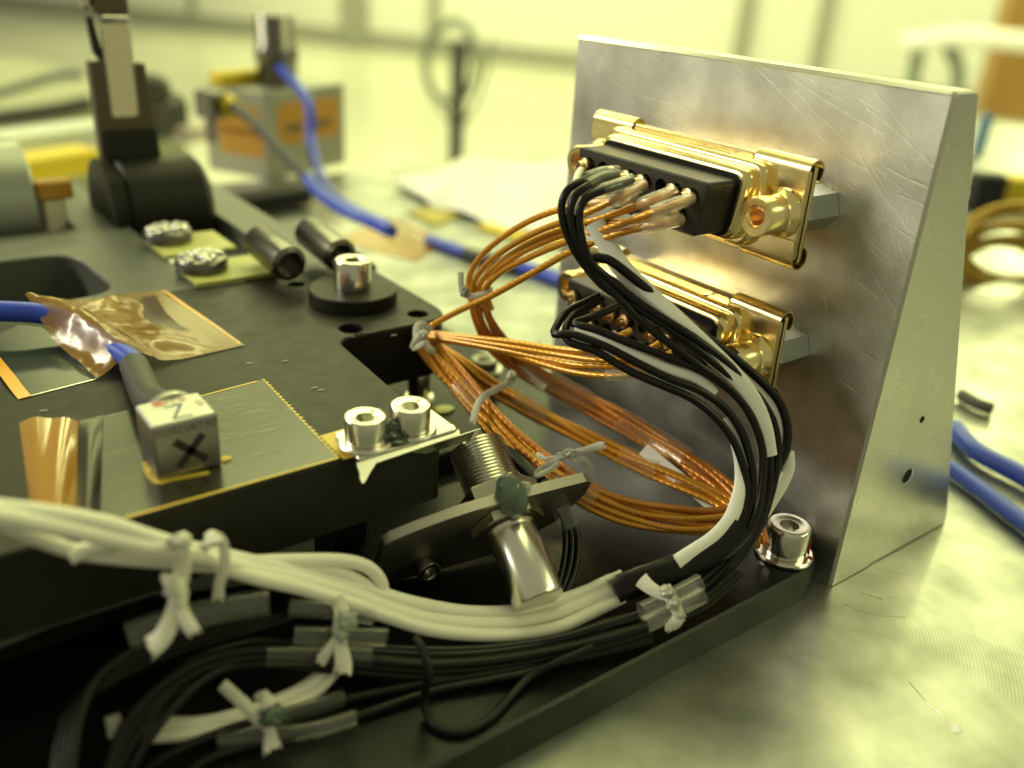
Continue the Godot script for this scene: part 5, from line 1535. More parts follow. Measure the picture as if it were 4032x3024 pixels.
	# --- thick white cables sweeping across the front
	var wc := [
		[[Vector3(-22.68, 34.41, 98.05), Vector3(-22.7, 33.43, 96.13), Vector3(-22.07, 31.39, 91.49), Vector3(-21.52, 29.38, 87.83), Vector3(-21.11, 27.02, 84.62), Vector3(-21.06, 24.5, 81.09), Vector3(-20.7, 20.88, 75.3), Vector3(-20.06, 17.94, 70.44), Vector3(-18.79, 15.21, 65.49), Vector3(-17.77, 13.21, 62.11), Vector3(-16.49, 11.36, 58.66), Vector3(-14.07, 9.64, 53.64), Vector3(-12.26, 8.39, 47.96), Vector3(-11, 8.27, 42.85), Vector3(-9.61, 9.13, 37.73), Vector3(-8.39, 10.45, 33.9)], 0.80, "white cable along the top of the sweeping white bundle"],
		[[Vector3(-21.91, 34.08, 98.22), Vector3(-21.86, 33.18, 96.32), Vector3(-21.44, 31.24, 92.96), Vector3(-21.03, 29.12, 89.38), Vector3(-20.59, 26.79, 85.56), Vector3(-19.98, 24.55, 81.45), Vector3(-19.67, 20.71, 75.72), Vector3(-19.02, 17.91, 70.92), Vector3(-17.74, 15.08, 66.04), Vector3(-16.6, 12.74, 62.77), Vector3(-14.82, 10.47, 58.63), Vector3(-12.93, 9.1, 54.38), Vector3(-11.03, 8, 48.84), Vector3(-9.75, 7.75, 43.8), Vector3(-8.63, 8.57, 38.51), Vector3(-7.46, 9.76, 34.66)], 0.80, "white cable in the middle of the sweeping white bundle"],
		[[Vector3(-23.24, 26.25, 91.52), Vector3(-23.07, 26.66, 89.19), Vector3(-22.97, 26.41, 87.1), Vector3(-22.11, 25.58, 84.48), Vector3(-20.93, 23.65, 81.21), Vector3(-18.95, 20.5, 76.03), Vector3(-18.1, 17.67, 71.35), Vector3(-16.6, 14.73, 66.64), Vector3(-15, 12.13, 62.62), Vector3(-13.25, 9.83, 58.54), Vector3(-10.93, 8.36, 53.46), Vector3(-9.38, 7.5, 48.89), Vector3(-7.98, 7.35, 43.99), Vector3(-7.37, 7.93, 39.53), Vector3(-6.51, 9.04, 35.43)], 0.80, "white cable along the underside of the sweeping white bundle"],
		[[Vector3(-23.26, 32.77, 98.25), Vector3(-23.21, 31.66, 96.34), Vector3(-23.58, 29.29, 94.12), Vector3(-23.66, 26.46, 91), Vector3(-23.14, 24.57, 87.28), Vector3(-22.43, 22.6, 82.48), Vector3(-22.1, 21.25, 79.5), Vector3(-21.52, 20.3, 75), Vector3(-20.59, 19.23, 70.14), Vector3(-19.55, 18.2, 65.99), Vector3(-18.93, 16.78, 63.41), Vector3(-18.34, 15.03, 62.19), Vector3(-18.2, 13.33, 61.87), Vector3(-18.22, 12.04, 62.51)], 0.75, "white cable looping back at the bend left of the mounting plate, outer one"],
		[[Vector3(-21.49, 20.76, 76.41), Vector3(-21.08, 18.84, 71.77), Vector3(-19.67, 17.15, 66.94), Vector3(-18.91, 15.34, 64.47), Vector3(-18.21, 13.69, 63.03), Vector3(-18.03, 12.29, 62.79)], 0.75, "white cable looping back at the bend left of the mounting plate, inner one"],
	]
	for q in wc: wire("white_cable", q[0], q[1], M.white_wire, q[2], "cable", "", 16)
	var s := Shape.new()
	s.tube([Vector3(-8.35, 9.29, 37.96), Vector3(-8.05, 9.62, 36.61), Vector3(-7.87, 9.89, 35.45)], 1.75, 20, false, 0.75, face)
	single("clear_tube", s, M.sleeve, "clear band round the ends of the three white cables", "sleeve", Vector3(-8.25, 9.7, 36.44))
	s = Shape.new()
	s.tube([Vector3(-7.38, 9.48, 36.21), Vector3(-7.09, 9.87, 35.01), Vector3(-6.29, 10.68, 33.19), Vector3(-4.82, 11.77, 30.11), Vector3(-3.61, 12.78, 26.72), Vector3(-2.67, 14.15, 23.04), Vector3(-2.57, 15.91, 20.14)], 1.75, 22, true, 0.8, face)
	single("black_tube", s, M.black_wire, "fat black shrink tube joining the white cables to the white sleeve", "sleeve", Vector3(-4.6, 11.63, 30.3))
	# --- thin white wires at the bottom left
	wire("white_wire", [Vector3(-19.79, 7.2, 88.53), Vector3(-17.63, 7.2, 85.57), Vector3(-16.1, 7.2, 82.8), Vector3(-15.14, 7.2, 78.16), Vector3(-14.99, 7.4, 73.81), Vector3(-15.34, 8.2, 70.55), Vector3(-15.52, 9.5, 68.52)], 0.72, M.white_wire, "thin white wire curving at the bottom left, upper one", "wire", "", 12)
	wire("white_wire", [Vector3(-18.67, 6.6, 89.36), Vector3(-15.96, 6.6, 84.49), Vector3(-14.52, 6.6, 80.11), Vector3(-13.92, 6.6, 75.2), Vector3(-14.36, 6.9, 72.13), Vector3(-14.95, 8, 69.55), Vector3(-15.56, 9, 67.96)], 0.72, M.white_wire, "thin white wire curving at the bottom left, lower one", "wire", "", 12)
	wire("white_wire", [Vector3(-19.7, 9.44, 90.78), Vector3(-19.26, 8.64, 90.83), Vector3(-19.09, 7.6, 90.87)], 0.75, M.white_wire, "short stub of white wire at the bottom left among black wires", "wire")
	# clear tube and black wires behind the barrel
	clear_tube([Vector3(-21.9, 17.92, 35.12), Vector3(-20.44, 15.81, 34.86), Vector3(-18.94, 13.42, 34.75), Vector3(-18.03, 12.11, 34.59)], 1.35, 0.9, M.sleeve, "clear tube with black wires to the right of the threaded barrel")
	for k in 3:
		wire("black_wire", [Vector3(-21.71, 16.87, 34.78) + Vector3(0.35 * k, 0, -0.3 * k), Vector3(-19.87, 13.94, 34.66) + Vector3(0.3 * k, 0, -0.3 * k), Vector3(-17.87, 11, 35.22) + Vector3(0.5 * k, 0, -0.6 * k), Vector3(-15.35, 8.4, 37.56) + Vector3(0.5 * k, 0, -0.6 * k), Vector3(-13.24, 6.72, 40.61) + Vector3(0.4 * k, 0, -0.5 * k)], 0.42, M.black_wire, "black wire hanging right of the threaded barrel, %s" % ["nearest the barrel", "middle one", "farthest from the barrel"][k], "wire", "black wires right of the barrel")
	# dark cable running below the front copper bundle
	wire("black_wire", [Vector3(-52.45, 19.75, 29.81), Vector3(-47.14, 17.3, 30.26), Vector3(-39.37, 15.82, 32.19), Vector3(-33.25, 14.64, 32.43), Vector3(-25.54, 14.44, 33.47)], 1.1, M.black_wire_soft, "thick dark cable under the front copper bundle behind the barrel", "cable")

# ---------------------------------------------------------------- lacing ties
func ties():
	var face := Vector3(0.714, 0.424, 0.557)
	var all := [
		# label, loops/tails as [path, width, end width], knot balls as [place, radii], knot material
		["white lacing tie with a long split tail round the left of the white bundle",
			[[[Vector3(-20.19, 26.15, 83.2), Vector3(-19.31, 27.11, 82.96), Vector3(-18.5, 26.99, 82.72), Vector3(-17.79, 25.95, 82.97), Vector3(-17.44, 24.57, 83.56), Vector3(-17.16, 23.39, 84.11)], 1.7, 1.5], [[Vector3(-19.63, 26.61, 82.13), Vector3(-18.26, 25.99, 82.47), Vector3(-17.32, 24.27, 83.29), Vector3(-16.96, 23.41, 83.84)], 1.0, 1.2], [[Vector3(-19.3, 24.04, 84.56), Vector3(-18.17, 23.59, 84.53), Vector3(-17.29, 23.17, 84.43)], 0.8, 1.0], [[Vector3(-16.78, 23.13, 84.18), Vector3(-15.98, 21.64, 85.01), Vector3(-15.44, 20.13, 86.17), Vector3(-15.51, 19.45, 87.14)], 1.3, 2.4], [[Vector3(-16.73, 23.14, 84.11), Vector3(-15.33, 21.7, 84.12), Vector3(-14.2, 20.65, 83.83)], 1.2, 1.6]],
			[[Vector3(-16.92, 23.76, 84.24), Vector3(1.1, 1.6, 1.1)], [Vector3(-18.55, 27.66, 82.64), Vector3(0.9, 0.7, 0.9)], [Vector3(-16.27, 22.7, 84.22), Vector3(0.8, 0.9, 0.8)]], M.lace],
		["white lacing loop beside the long tailed tie on the white bundle",
			[[[Vector3(-20.47, 24.6, 80.24), Vector3(-19.55, 26.05, 79.77), Vector3(-18.75, 26.42, 79.17), Vector3(-18.12, 25.56, 79.02), Vector3(-17.55, 23.63, 79.39), Vector3(-17.45, 22.2, 80), Vector3(-17.2, 20.93, 80.28)], 1.1, 1.2]],
			[[Vector3(-18.88, 26.47, 79.66), Vector3(1.3, 0.6, 0.8)]], M.lace],
		["white lacing tie with a green glued knot below the white cables",
			[[[Vector3(-15.75, 16.64, 68.59), Vector3(-14.39, 16.25, 68.75), Vector3(-13.67, 15.35, 69.24)], 2.0, 1.6], [[Vector3(-13.29, 15.06, 69.34), Vector3(-12.61, 13.68, 69.87), Vector3(-11.5, 12.2, 70.11), Vector3(-11.13, 11.41, 70.42)], 1.2, 2.2], [[Vector3(-13.11, 14.18, 69.77), Vector3(-13.08, 13.19, 70.85), Vector3(-13.12, 12.07, 71.75)], 1.0, 1.3], [[Vector3(-13.61, 15.7, 69.26), Vector3(-13.17, 14.74, 69.77), Vector3(-12.55, 13.97, 69.74)], 1.5, 1.3]],
			[[Vector3(-12.96, 16.09, 68.85), Vector3(1.2, 1.2, 1.1)], [Vector3(-12.82, 14.68, 69.74), Vector3(0.8, 0.9, 0.8)]], M.epoxy_pale],
		["white lacing tie with a dark glued knot on the thin white wires",
			[[[Vector3(-15.27, 12.04, 81.35), Vector3(-14.01, 11, 80.51), Vector3(-12.54, 10, 79.75), Vector3(-11.61, 9.23, 79.14)], 1.5, 1.5], [[Vector3(-12.94, 10.27, 78.62), Vector3(-12.32, 11.12, 78.25), Vector3(-11.45, 10.45, 78.37), Vector3(-11.25, 9.05, 78.82)], 1.7, 1.7], [[Vector3(-10.69, 9.39, 78.56), Vector3(-9.81, 8.49, 78.84), Vector3(-9.22, 7.76, 79)], 1.2, 2.0]],
			[[Vector3(-10.64, 10.17, 78.26), Vector3(1.3, 0.85, 1.5)]], M.epoxy],
		["white lacing tie with frayed ends knotted round the black bundle tubes",
			[[[Vector3(-4.82, 12.38, 34.5), Vector3(-3.2, 12.22, 34.52), Vector3(-1.6, 12.07, 34.02)], 2.2, 1.4], [[Vector3(-2.02, 12.56, 33.47), Vector3(-0.68, 12.25, 33.78), Vector3(0.53, 11.19, 33.75), Vector3(1.07, 10.53, 33.56)], 1.9, 1.3], [[Vector3(0.76, 10.74, 33.44), Vector3(0.87, 9.99, 33.87), Vector3(0.62, 9.09, 34.51)], 1.6, 1.7]],
			[[Vector3(-1.14, 12.81, 33.94), Vector3(1.0, 0.7, 1.0)], [Vector3(0.06, 11.85, 33.85), Vector3(0.9, 1.0, 0.9)], [Vector3(0.99, 10.73, 33.52), Vector3(0.6, 0.5, 0.6)]], M.lace_glued],
		["white lacing tie with a dark glued knot on the front copper bundle",
			[[[Vector3(-29.43, 16.59, 31.43), Vector3(-27.39, 16.72, 31.42), Vector3(-25.96, 17.48, 30.62), Vector3(-24.64, 18.04, 29.57)], 0.8, 0.7], [[Vector3(-24.64, 18.21, 30.16), Vector3(-25.44, 17.38, 31.83), Vector3(-26.12, 16.49, 33.36), Vector3(-26.03, 15.77, 34.16), Vector3(-25.3, 16.28, 33.19), Vector3(-24.83, 17.23, 31.51)], 0.9, 0.8], [[Vector3(-24.6, 18.39, 29.97), Vector3(-23.45, 19.17, 28.26), Vector3(-22.02, 20.06, 26.48)], 0.8, 1.3], [[Vector3(-24.17, 17.88, 29.46), Vector3(-23.17, 17.68, 28.32), Vector3(-22.67, 16.47, 27.53)], 1.3, 1.2]],
			[[Vector3(-24.41, 18.73, 29.84), Vector3(1.0, 0.7, 0.9)], [Vector3(-25.12, 18.17, 30.81), Vector3(0.8, 0.5, 0.6)]], M.epoxy_pale],
		["loose white lacing end curling over the middle copper bundle",
			[[[Vector3(-42.45, 22.1, 25.98), Vector3(-41.97, 21.34, 27.74), Vector3(-41.9, 20.8, 29.86), Vector3(-41.86, 20.34, 31.94), Vector3(-41.1, 19.21, 33.63), Vector3(-39.95, 17.82, 35)], 1.1, 1.2]],
			[[Vector3(-42.33, 22.16, 26.68), Vector3(0.9, 0.9, 0.9)]], M.lace],
		["white lacing tie gathering the copper wires at the stage corner",
			[[[Vector3(-53.53, 26.76, 33.95), Vector3(-54.09, 27.71, 34.84), Vector3(-54.32, 27.48, 35.67), Vector3(-53.87, 26.54, 36.17), Vector3(-53.15, 25.31, 36.18)], 1.4, 1.4], [[Vector3(-53.51, 26.64, 35.99), Vector3(-53.3, 25.55, 36.9), Vector3(-53.07, 24.79, 37.19), Vector3(-52.27, 25.58, 35.92)], 1.1, 1.0], [[Vector3(-52.8, 25.8, 35.36), Vector3(-51.91, 24.84, 35.31), Vector3(-51.5, 24.42, 34.74)], 1.2, 1.2]],
			[[Vector3(-53.26, 26.6, 35.33), Vector3(0.8, 0.7, 0.8)]], M.lace],
		["white lacing tie on the rear copper loop with its tail standing up",
			[[[Vector3(-50.52, 36.46, 30.8), Vector3(-49.92, 34.99, 31.14), Vector3(-49.13, 33.67, 31.13), Vector3(-47.95, 33.51, 30.45), Vector3(-46.85, 33.87, 28.77), Vector3(-46.87, 34.27, 27.79)], 1.0, 1.2]],
			[[Vector3(-48.94, 33.87, 31.1), Vector3(0.8, 0.8, 0.8)]], M.lace_dark],
	]
	for t in all:
		var o := thing("lacing_tie", t[0], "lacing tie", t[1][0][0][0])
		for q in t[1]:
			var s := Shape.new()
			lace(s, q[0], q[1] * 0.85, q[2] * 0.85, face, int(q[0][0].z * 13))
			part("lace", s, M.lace, o)
		for q in t[2]:
			var s := Shape.new()
			s.ball(q[0], q[1] * 0.85, 24, 0.7, int(q[0].x * 7) + 3)
			part("knot", s, t[3], o)

# flat woven tape along a path: a little curled across, twisting as it goes, frayed at its far end
func lace(s: Shape, path: Array, w0: float, w1: float, face: Vector3, seed: int):
	var r := RandomNumberGenerator.new()
	r.seed = seed
	var fr := Shape.frames(path, face)
	var last := fr.size() - 1
	var rows := []
	var turn := r.randf_range(-0.5, 0.5)
	for i in fr.size():
		var k := float(i) / last
		var w := lerpf(w0, w1, k)
		var a := turn * sin(k * 4.0 + seed)
		var ax: Vector3 = fr[i].basis.x * cos(a) + fr[i].basis.z * sin(a)
		var az: Vector3 = fr[i].basis.z * cos(a) - fr[i].basis.x * sin(a)
		var row := []
		for j in 9:
			var u := j / 4.0 - 1.0
			var p: Vector3 = fr[i].origin + ax * u * w * 0.5 + az * (0.12 * w * (1.0 - u * u) + 0.03 * sin(j * 3.0 + i))
			if i == last: p += fr[i].basis.y * r.randf_range(-0.1, 0.7) * minf(w, 1.2)
			row.append(p)
		rows.append(row)
	s.sheet(rows, 0.16)

# ---------------------------------------------------------------- blurred things behind
func bench_background():
	# box with two stickers and a round canister on it
	var c := Vector3(-261.4, 0, -26.79)
	var dr := (Vector3(-280.41, 0, -67.08) - c)
	var dl := (Vector3(-289.57, 0, -23.7) - c)
	var ex := dr.normalized()
	var ez := Vector3(-ex.z, 0, ex.x)
	if ez.dot(dl) < 0: ez = -ez
	var wx := dr.length()
	var wz := 30.0
	var hh := 31.0
	var bs := Basis(ex, Vector3.UP, ez)
	var at := c + ex * wx / 2 + ez * wz / 2
	var o := thing("instrument_box", "small grey metal box with orange labels standing on the bench", "box", at)
	var s := Shape.new()
	s.box(at + Vector3(0, hh / 2, 0), Vector3(wx, hh, wz), 0.4, bs)
	part("case", s, M.box_grey, o)
	s = Shape.new()
	s.box(c + ex * (wx * 0.52) - ez * 0.05 + Vector3(0, hh * 0.62, 0), Vector3(wx * 0.78, hh * 0.48, 0.12), 0.0, bs)
	var st := part("sticker", s, M.orange, o)
	s = Shape.new()
	for k in 2:
		s.box(c + ex * (wx * (0.33 + 0.36 * k)) - ez * 0.14 + Vector3(0, hh * 0.56, 0), Vector3(wx * 0.2, 2.6, 0.1), 0.0, bs)
	part("print", s, M.brown, st)
	s = Shape.new()
	s.box(c - ex * 0.05 + ez * (wz * 0.5) + Vector3(0, hh * 0.66, 0), Vector3(0.12, hh * 0.34, wz * 0.8), 0.0, bs)
	s.box(c - ex * 0.05 + ez * (wz * 0.42) + Vector3(0, hh * 0.40, 0), Vector3(0.12, hh * 0.3, wz * 0.7), 0.0, bs)
	part("sticker", s, M.orange, o)
	var top := Vector3(-258.56, 36.58, -36.47)
	top = c + ex * (wx * 0.42) + ez * (wz * 0.35) + Vector3(0, hh, 0)
	o = thing("canister", "dark grey round canister standing on the small box", "canister", top)
	s = Shape.new()
	s.lathe([Vector2(0.01, 0), Vector2(7.3, 0), Vector2(7.3, 8), Vector2(7.8, 8.6), Vector2(7.8, 13), Vector2(7.0, 14), Vector2(7.0, 24), Vector2(6.6, 24.5), Vector2(0.01, 24.5)], frame(top), 36)
	part("body", s, M.dark_steel, o)
	s = Shape.new()
	s.lathe([Vector2(0.01, 0), Vector2(2.6, 0), Vector2(2.6, 3.5), Vector2(0.01, 3.5)], frame(top + Vector3(7.4, 7.5, 2.5), Vector3(1, 0, 0.3)), 20)
	part("port", s, M.dark_steel, o)
	# cables from box and canister joining on the bench
	wire("cable", [top + Vector3(9.5, 7.5, 3.2), Vector3(-235.33, 32.39, -30.76), Vector3(-225.96, 21.43, -27.25), Vector3(-209, 14.02, -21.82), Vector3(-189.02, 11.68, -16.93), Vector3(-167, 12.47, -13.46), Vector3(-152.55, 12.52, -14.06)], 1.7, M.blue, "blue cable hanging from the round canister down to the bench", "cable")
	var bc := wire("cable", [Vector3(-249.7, 29.14, -9.88), Vector3(-233.66, 26.87, -10.75), Vector3(-215.98, 21.57, -11.45), Vector3(-199.29, 17.25, -11.6), Vector3(-193.68, 16.29, -10.88)], 1.9, M.boot, "dark grey cable slanting from the yellow plug across the small box", "cable")
	s = Shape.new()
	s.tube([Vector3(-247.59, 28.26, -10.11), Vector3(-252.68, 29.3, -9.76), Vector3(-256.47, 29.98, -9.01)], 3.2, 16)
	part("plug", s, M.yellow, bc)
	wire("cable", [Vector3(-192.93, 16.76, -10.4), Vector3(-181.67, 13.99, -10.17), Vector3(-165.93, 13.88, -8.71), Vector3(-153.76, 13.81, -9.91), Vector3(-140.95, 14.49, -8.89)], 1.8, M.blue, "blue cable joining from the dark slanting cable on the bench", "cable")
	wire("cable", [Vector3(-168.15, 1.6, -36.83), Vector3(-156.68, 1.6, -39.16), Vector3(-151.45, 1.6, -39.67)], 1.7, M.blue, "short blue end of cable just past the amber tape", "cable")
	wire("cable", [Vector3(-152.27, 1.7, -39.27), Vector3(-143.24, 1.7, -41.96), Vector3(-135.31, 1.7, -45.76)], 1.8, M.boot, "dark joint of the cable passing behind the copper loop", "cable")
	wire("cable", [Vector3(-136.9, 1.7, -45.34), Vector3(-129.39, 1.7, -47.65), Vector3(-121.52, 1.7, -49.38), Vector3(-105.57, 1.7, -50.13)], 1.8, M.blue, "blue cable disappearing behind the angle plate", "cable")
	var t := [Vector3(-185.27, 0.1, -15.95), Vector3(-199.05, 0.1, -42.7), Vector3(-169.27, 0.1, -44.12), Vector3(-155.59, 0.1, -25.33), Vector3(-170.84, 0.1, -18.99)]
	s = Shape.new()
	s.prism(xz(t), frame(Vector3.ZERO), 0.05, 0.25)
	var tp := single("bench_tape", s, M.orange_film, "amber tape holding the blue cable down on the bench", "tape", Vector3(-137.19, 13.28, -7.41))
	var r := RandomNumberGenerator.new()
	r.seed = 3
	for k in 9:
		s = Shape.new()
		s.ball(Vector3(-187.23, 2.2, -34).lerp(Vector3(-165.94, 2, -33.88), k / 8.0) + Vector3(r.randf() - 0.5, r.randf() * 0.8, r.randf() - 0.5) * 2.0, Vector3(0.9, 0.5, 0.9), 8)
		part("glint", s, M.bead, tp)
	# folded white wipe with yellow edge
	s = Shape.new()
	var rows := []
	var q := [Vector3(-236.79, 2, -64.22), Vector3(-260.54, 2, -110.65), Vector3(-236.61, 2, -155.96), Vector3(-145.92, 2, -78.38), Vector3(-166.82, 2, -67.5), Vector3(-202.67, 2, -60.86)]
	for i in 14:
		var v := i / 13.0
		var line := []
		for j in 22:
			var u := j / 21.0
			var a: Vector3 = (q[0] as Vector3).lerp(q[1], minf(u * 1.8, 1.0)) if u < 0.55 else (q[1] as Vector3).lerp(q[2], (u - 0.55) / 0.45)
			var b: Vector3 = (q[5] as Vector3).lerp(q[4], minf(u * 1.8, 1.0)) if u < 0.55 else (q[4] as Vector3).lerp(q[3], (u - 0.55) / 0.45)
			var p := a.lerp(b, v)
			p.y = 2.0 + 5.0 * sin(PI * v) * sin(PI * clampf(u * 1.1, 0, 1)) + 0.8 * sin(u * 14 + v * 5) + 0.6 * sin(v * 11)
			p.y = maxf(p.y, 0.3)
			line.append(p)
		rows.append(line)
	s.sheet(rows, 0.5)
	single("wipe", s, M.white, "crumpled white cleanroom wipe on the bench behind the copper loop", "wipe", Vector3(-213.55, 0, -89.62))
	s = Shape.new()
	s.prism(xz([Vector3(-177.4, 0.1, -60.74), Vector3(-183.33, 0.1, -99.98), Vector3(-172.61, 0.1, -101.44), Vector3(-143.23, 0.1, -76.3), Vector3(-159.77, 0.1, -64.19)]), frame(Vector3.ZERO), 0.05, 1.2, 0.3)
	single("yellow_tape", s, M.yellow, "strip of yellow tape on the bench in front of the white wipe", "tape", Vector3(-166.54, 0, -74.82))
	s = Shape.new()
	s.prism(xz([Vector3(-201.23, 0.1, -49.19), Vector3(-206.37, 0.1, -67.95), Vector3(-192.13, 0.1, -65.21), Vector3(-183.92, 0.1, -49.17)]), frame(Vector3.ZERO), 0.05, 0.8, 0.2)
	single("yellow_tape", s, M.yellow_dull, "small scrap of yellow tape between white wipe and amber tape", "tape", Vector3(-196.26, 0, -56.9))
	# black bar at the end of the arm
	s = Shape.new()
	var b0 := Vector3(-221.77, 6, 5.46)
	var b1 := Vector3(-226.89, 6, -24.23)
	s.box((b0 + b1) * 0.5 - Vector3(0, 2.4, 0), Vector3(b0.distance_to(b1), 4.8, 10), 0.4, Basis((b1 - b0).normalized(), Vector3.UP, (b1 - b0).normalized().cross(Vector3.UP)))
	single("black_bar", s, M.dark, "low black bar on the bench in front of the small box", "bar", (b0 + b1) * 0.5 - Vector3(0, 4.8, 0))
	# yellow packet and pale block behind the drum
	s = Shape.new()
	var pk := Vector3(-297.37, 0, 39.11)
	s.box(pk + Vector3(0, 4, 0), Vector3(14, 8, 34), 0.8, Basis(Vector3.UP, 0.4))
	single("packet", s, M.yellow, "yellow packet on the bench behind the silver drum", "packet", pk)
	s = Shape.new()
	var pw := Vector3(-335.76, 0, 26.02)
	s.box(pw + Vector3(0, 5, 0), Vector3(20, 10, 60), 0.8, Basis(Vector3.UP, 0.4))
	single("pale_tray", s, M.pale, "pale tray on the bench behind the yellow packet", "tray", pw)
	s = Shape.new()
	var dk := Vector3(-352.31, 0, -15.47)
	s.box(dk + Vector3(0, 9, 0), Vector3(16, 18, 26), 3.0, Basis(Vector3.UP, 0.6))
	s.ball(dk + Vector3(2, 20, 3), Vector3(9, 7, 9), 16, 0.4, 8)
	single("dark_bundle", s, M.boot, "dark rounded bundle on the bench behind the forked post", "bundle", dk)
	s = Shape.new()
	var pb := Vector3(-356.96, 0, -36.13)
	s.box(pb + Vector3(0, 3, 0), Vector3(22, 6, 40), 0.8, Basis(Vector3.UP, 0.5))
	single("pale_block", s, M.pinkish, "low pinkish block on the bench between post and small box", "block", pb)
	s = Shape.new()
	var yb := Vector3.ZERO
	yb = c + ex * 9.0 + ez * (wz * 0.74) + Vector3(0, hh, 0)
	s.box(yb + Vector3(0, 2.4, 0), Vector3(20, 4.8, 7), 0.8, bs)
	single("yellow_block", s, M.yellow, "yellow block lying on the back of the small grey box", "block", yb)
	s = Shape.new()
	s.box(Vector3(-253.78, 29.18, -4.67), Vector3(7, 9, 9), 0.8, bs)
	s.box(Vector3(-251.67, 24.05, -3.48) - Vector3(0, 2, 0), Vector3(3, 10, 3), 0.3, bs)
	single("grey_plug", s, M.dark_steel, "dark grey plug left of the small box", "plug", Vector3(-251.67, 24.05, -3.48))
	# round-headed stand on the floor further back
	var fb := Vector3(Vector3(-2138, -449.85, -1352.73).x, -900, Vector3(-2138, -449.85, -1352.73).z)
	o = thing("pedestal_stand", "dark pole stand with a coil of cable hung at its top standing on the floor", "stand", fb)
	var hd := Vector3(fb.x, Vector3(-2264, -186.95, -1390.9).y, fb.z)
	s = Shape.new()
	s.tube([fb, Vector3(fb.x, hd.y + 60, fb.z)], 22, 14)
	part("pole", s, M.boot, o)
	s = Shape.new()
	s.lathe([Vector2(0.01, 0), Vector2(230, 0), Vector2(220, 30), Vector2(0.01, 60)], frame(fb), 28)
	part("foot", s, M.boot, o)
	var u := Vector3(0.593, 0.057, -0.803)
	for k in 3:
		s = Shape.new()
		var ringp := []
		for i in 25: ringp.append(hd + (u * cos(TAU * i / 24) * (0.62 + 0.05 * k) + Vector3.UP * sin(TAU * i / 24)) * [112.0, 104.0, 98.0][k] + u * [-20.0, -28.0, -12.0][k] + Vector3(8, 0, 10) * (k - 1))
		s.tube(ringp, 5, 8, false)
		part("cable_coil", s, M.green_grey, o)
	s = Shape.new()
	s.tube([hd + u * 90 + Vector3(0, 60, 0), hd + u * 60 - Vector3(0, 90, 0), hd - Vector3(0, 190, 0)], 6, 8)
	part("stay", s, M.green_grey, o)
	s = Shape.new()
	s.tube([hd - u * 85 + Vector3(0, -40, 0), hd - u * 50 - Vector3(0, 110, 0), hd - Vector3(0, 190, 0)], 5, 8)
	part("stay", s, M.green_grey, o)
	# things right of the plate: coil of amber wire, tray, cables
	for k in 8:
		var cp := []
		for i in 23:
			var w := TAU * i / 20.0 + k
			cp.append(Vector3(-63.77, 4.52, -175.56) + Vector3(0, (k * 5 % 4) * 3.6 - 5.0, 0) + Vector3(0.593, 0.057, -0.803) * (12.5 + 0.9 * k) * cos(w) + Vector3(-0.2, 0.95, 0.1) * (11.0 + 1.5 * sin(k * 2.0)) * sin(w) + Vector3(0.7, 0.1, 0.55) * (k * 0.9 - 2.5 + 1.5 * sin(w * 2.0 + k)))
		wire("amber_coil_wire", cp, 1.05, M.gold_wire, "%s turn of the amber wire coil behind the plate at right" % ["smallest", "second smallest", "third smallest", "fourth smallest", "fourth largest", "third largest", "second largest", "largest"][k], "wire", "coil of amber wire behind the plate", 8)
	wire("cable", [Vector3(-15.94, 2.1, -60.22), Vector3(-8.58, 2.1, -55.1), Vector3(0.83, 2.1, -53.46), Vector3(11.11, 2.1, -50.76)], 1.75, M.blue, "thick blue cable passing behind the plate at right, rear one", "cable")
	wire("cable", [Vector3(-8.39, 1.7, -45.51), Vector3(-3.16, 1.7, -43.71), Vector3(7.96, 1.7, -39.12), Vector3(15.88, 1.7, -35.51)], 1.45, M.blue, "blue cable passing behind the plate at right, front one", "cable")
	s = Shape.new()
	s.tube([Vector3(-24.21, 1.5, -77.91), Vector3(-19.98, 1.5, -76.59), Vector3(-16.82, 1.5, -77.05)], 1.3, 10)
	single("dark_stub", s, M.boot, "dark stub lying on the bench right behind the plate", "stub", Vector3(-22.44, 0, -80.08))
	var far := [
		[Vector3(-186.52, 0, -387.65), Vector3(5, 20, 5), M.blue_pale, "blue container on the bench far behind the plate", "container", "container"],
		[Vector3(-109.24, -0, -280.92), Vector3(26, 12, 10), M.yellow, "yellow case lying on the bench far behind the plate", "case", "case"],
		[Vector3(-115.96, -0, -258.47), Vector3(12, 14, 10), M.dark, "black block beside the yellow case on the bench", "block", "block"],
	]
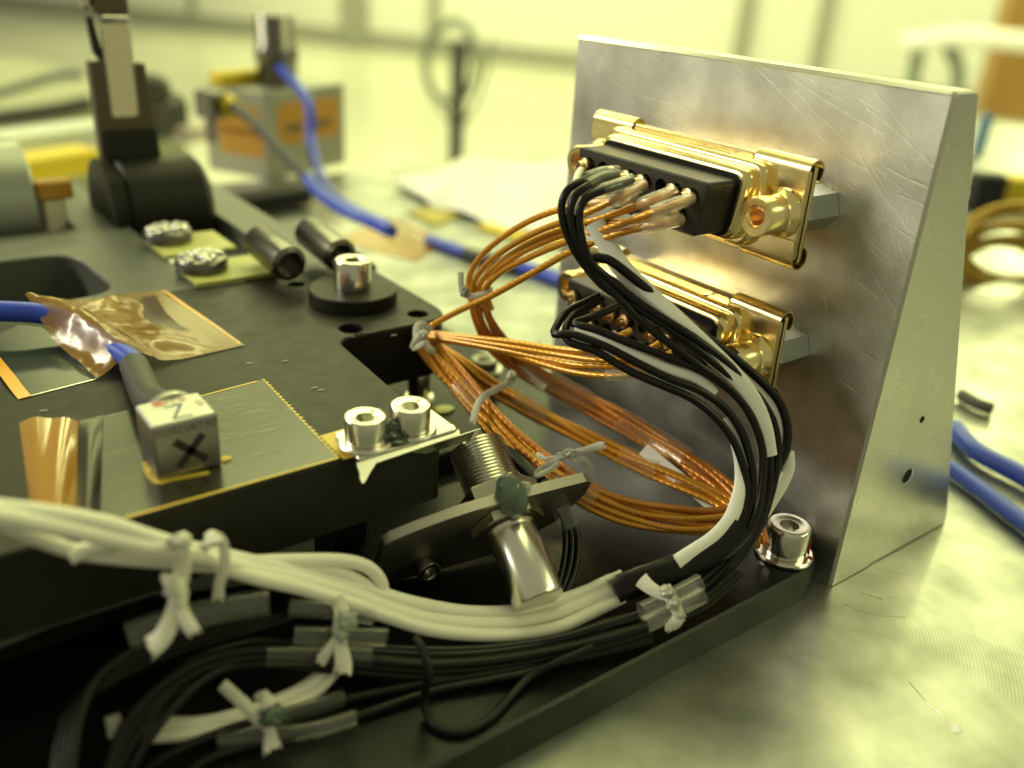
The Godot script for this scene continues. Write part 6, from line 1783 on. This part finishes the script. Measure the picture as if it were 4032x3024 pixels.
	for q2 in far:
		s = Shape.new()
		s.box(q2[0] + Vector3(0, q2[1].y / 2, 0), q2[1], 1.0, Basis(Vector3.UP, 0.9))
		single(q2[5], s, q2[2], q2[3], q2[4], q2[0])
	# wooden cabinet and a white rail stand on the floor, far right
	var wb := Vector3(-1376.67, -900, -3483)
	o = thing("cabinet", "brown wooden cabinet with a pale top rail far behind at right", "cabinet", Vector3(wb.x, -900, wb.z))
	var cb := Basis(Vector3.UP, 0.6)
	s = Shape.new()
	s.box(Vector3(-1522.93, 4.78, -3563), Vector3(500, 700, 300), 10, cb)
	part("body", s, M.wood, o)
	o = thing("rail_stand", "white rail on dark legs standing far behind the plate", "stand", Vector3(-1714.5, -360.12, -3220))
	s = Shape.new()
	s.tube([Vector3(-1858.45, -111.92, -3045), Vector3(-1685.23, -72.78, -3117), Vector3(-1485.72, -71.5, -3194)], 32, 12)
	part("rail", s, M.white, o)
	for p in [[Vector3(-1821.42, -116.07, -3089), Vector3(-1773.88, -280.74, -3025), Vector3(-1720.26, -460.2, -2957)], [Vector3(-1729.98, -107.09, -3123), Vector3(-1668.92, -207.25, -3125), Vector3(-1607.72, -428.54, -3036)]]:
		s = Shape.new()
		s.tube(p, 24, 10)
		part("leg", s, M.green_grey, o)
	# a desk with a dark cable at upper left
	o = thing("side_desk", "pale green grey desk far behind at the left", "desk", Vector3(-2400, -900, 500))
	s = Shape.new()
	var dd := Vector3(-1664.11, -186.96, -186.48)
	s.box(dd + Vector3(-300, -150, 60), Vector3(700, 300, 520), 10, Basis(Vector3.UP, 0.2))
	part("body", s, M.desk, o)
	wire("cable", [Vector3(-891.34, -78.38, -3.15), Vector3(-884.58, -75.83, -31.7), Vector3(-871.14, -69.42, -71.74), Vector3(-862.6, -62.14, -106.15)], 7.5, M.boot, "dark cable crossing the blurred desk at upper left", "cable")
	wire("cable", [Vector3(-1012.12, -77.85, -28.23), Vector3(-999.52, -68.24, -60.65), Vector3(-985.16, -55.31, -97.85), Vector3(-972.83, -50.79, -126.05)], 5, M.green_grey, "thin grey cable above the dark one at upper left", "cable")
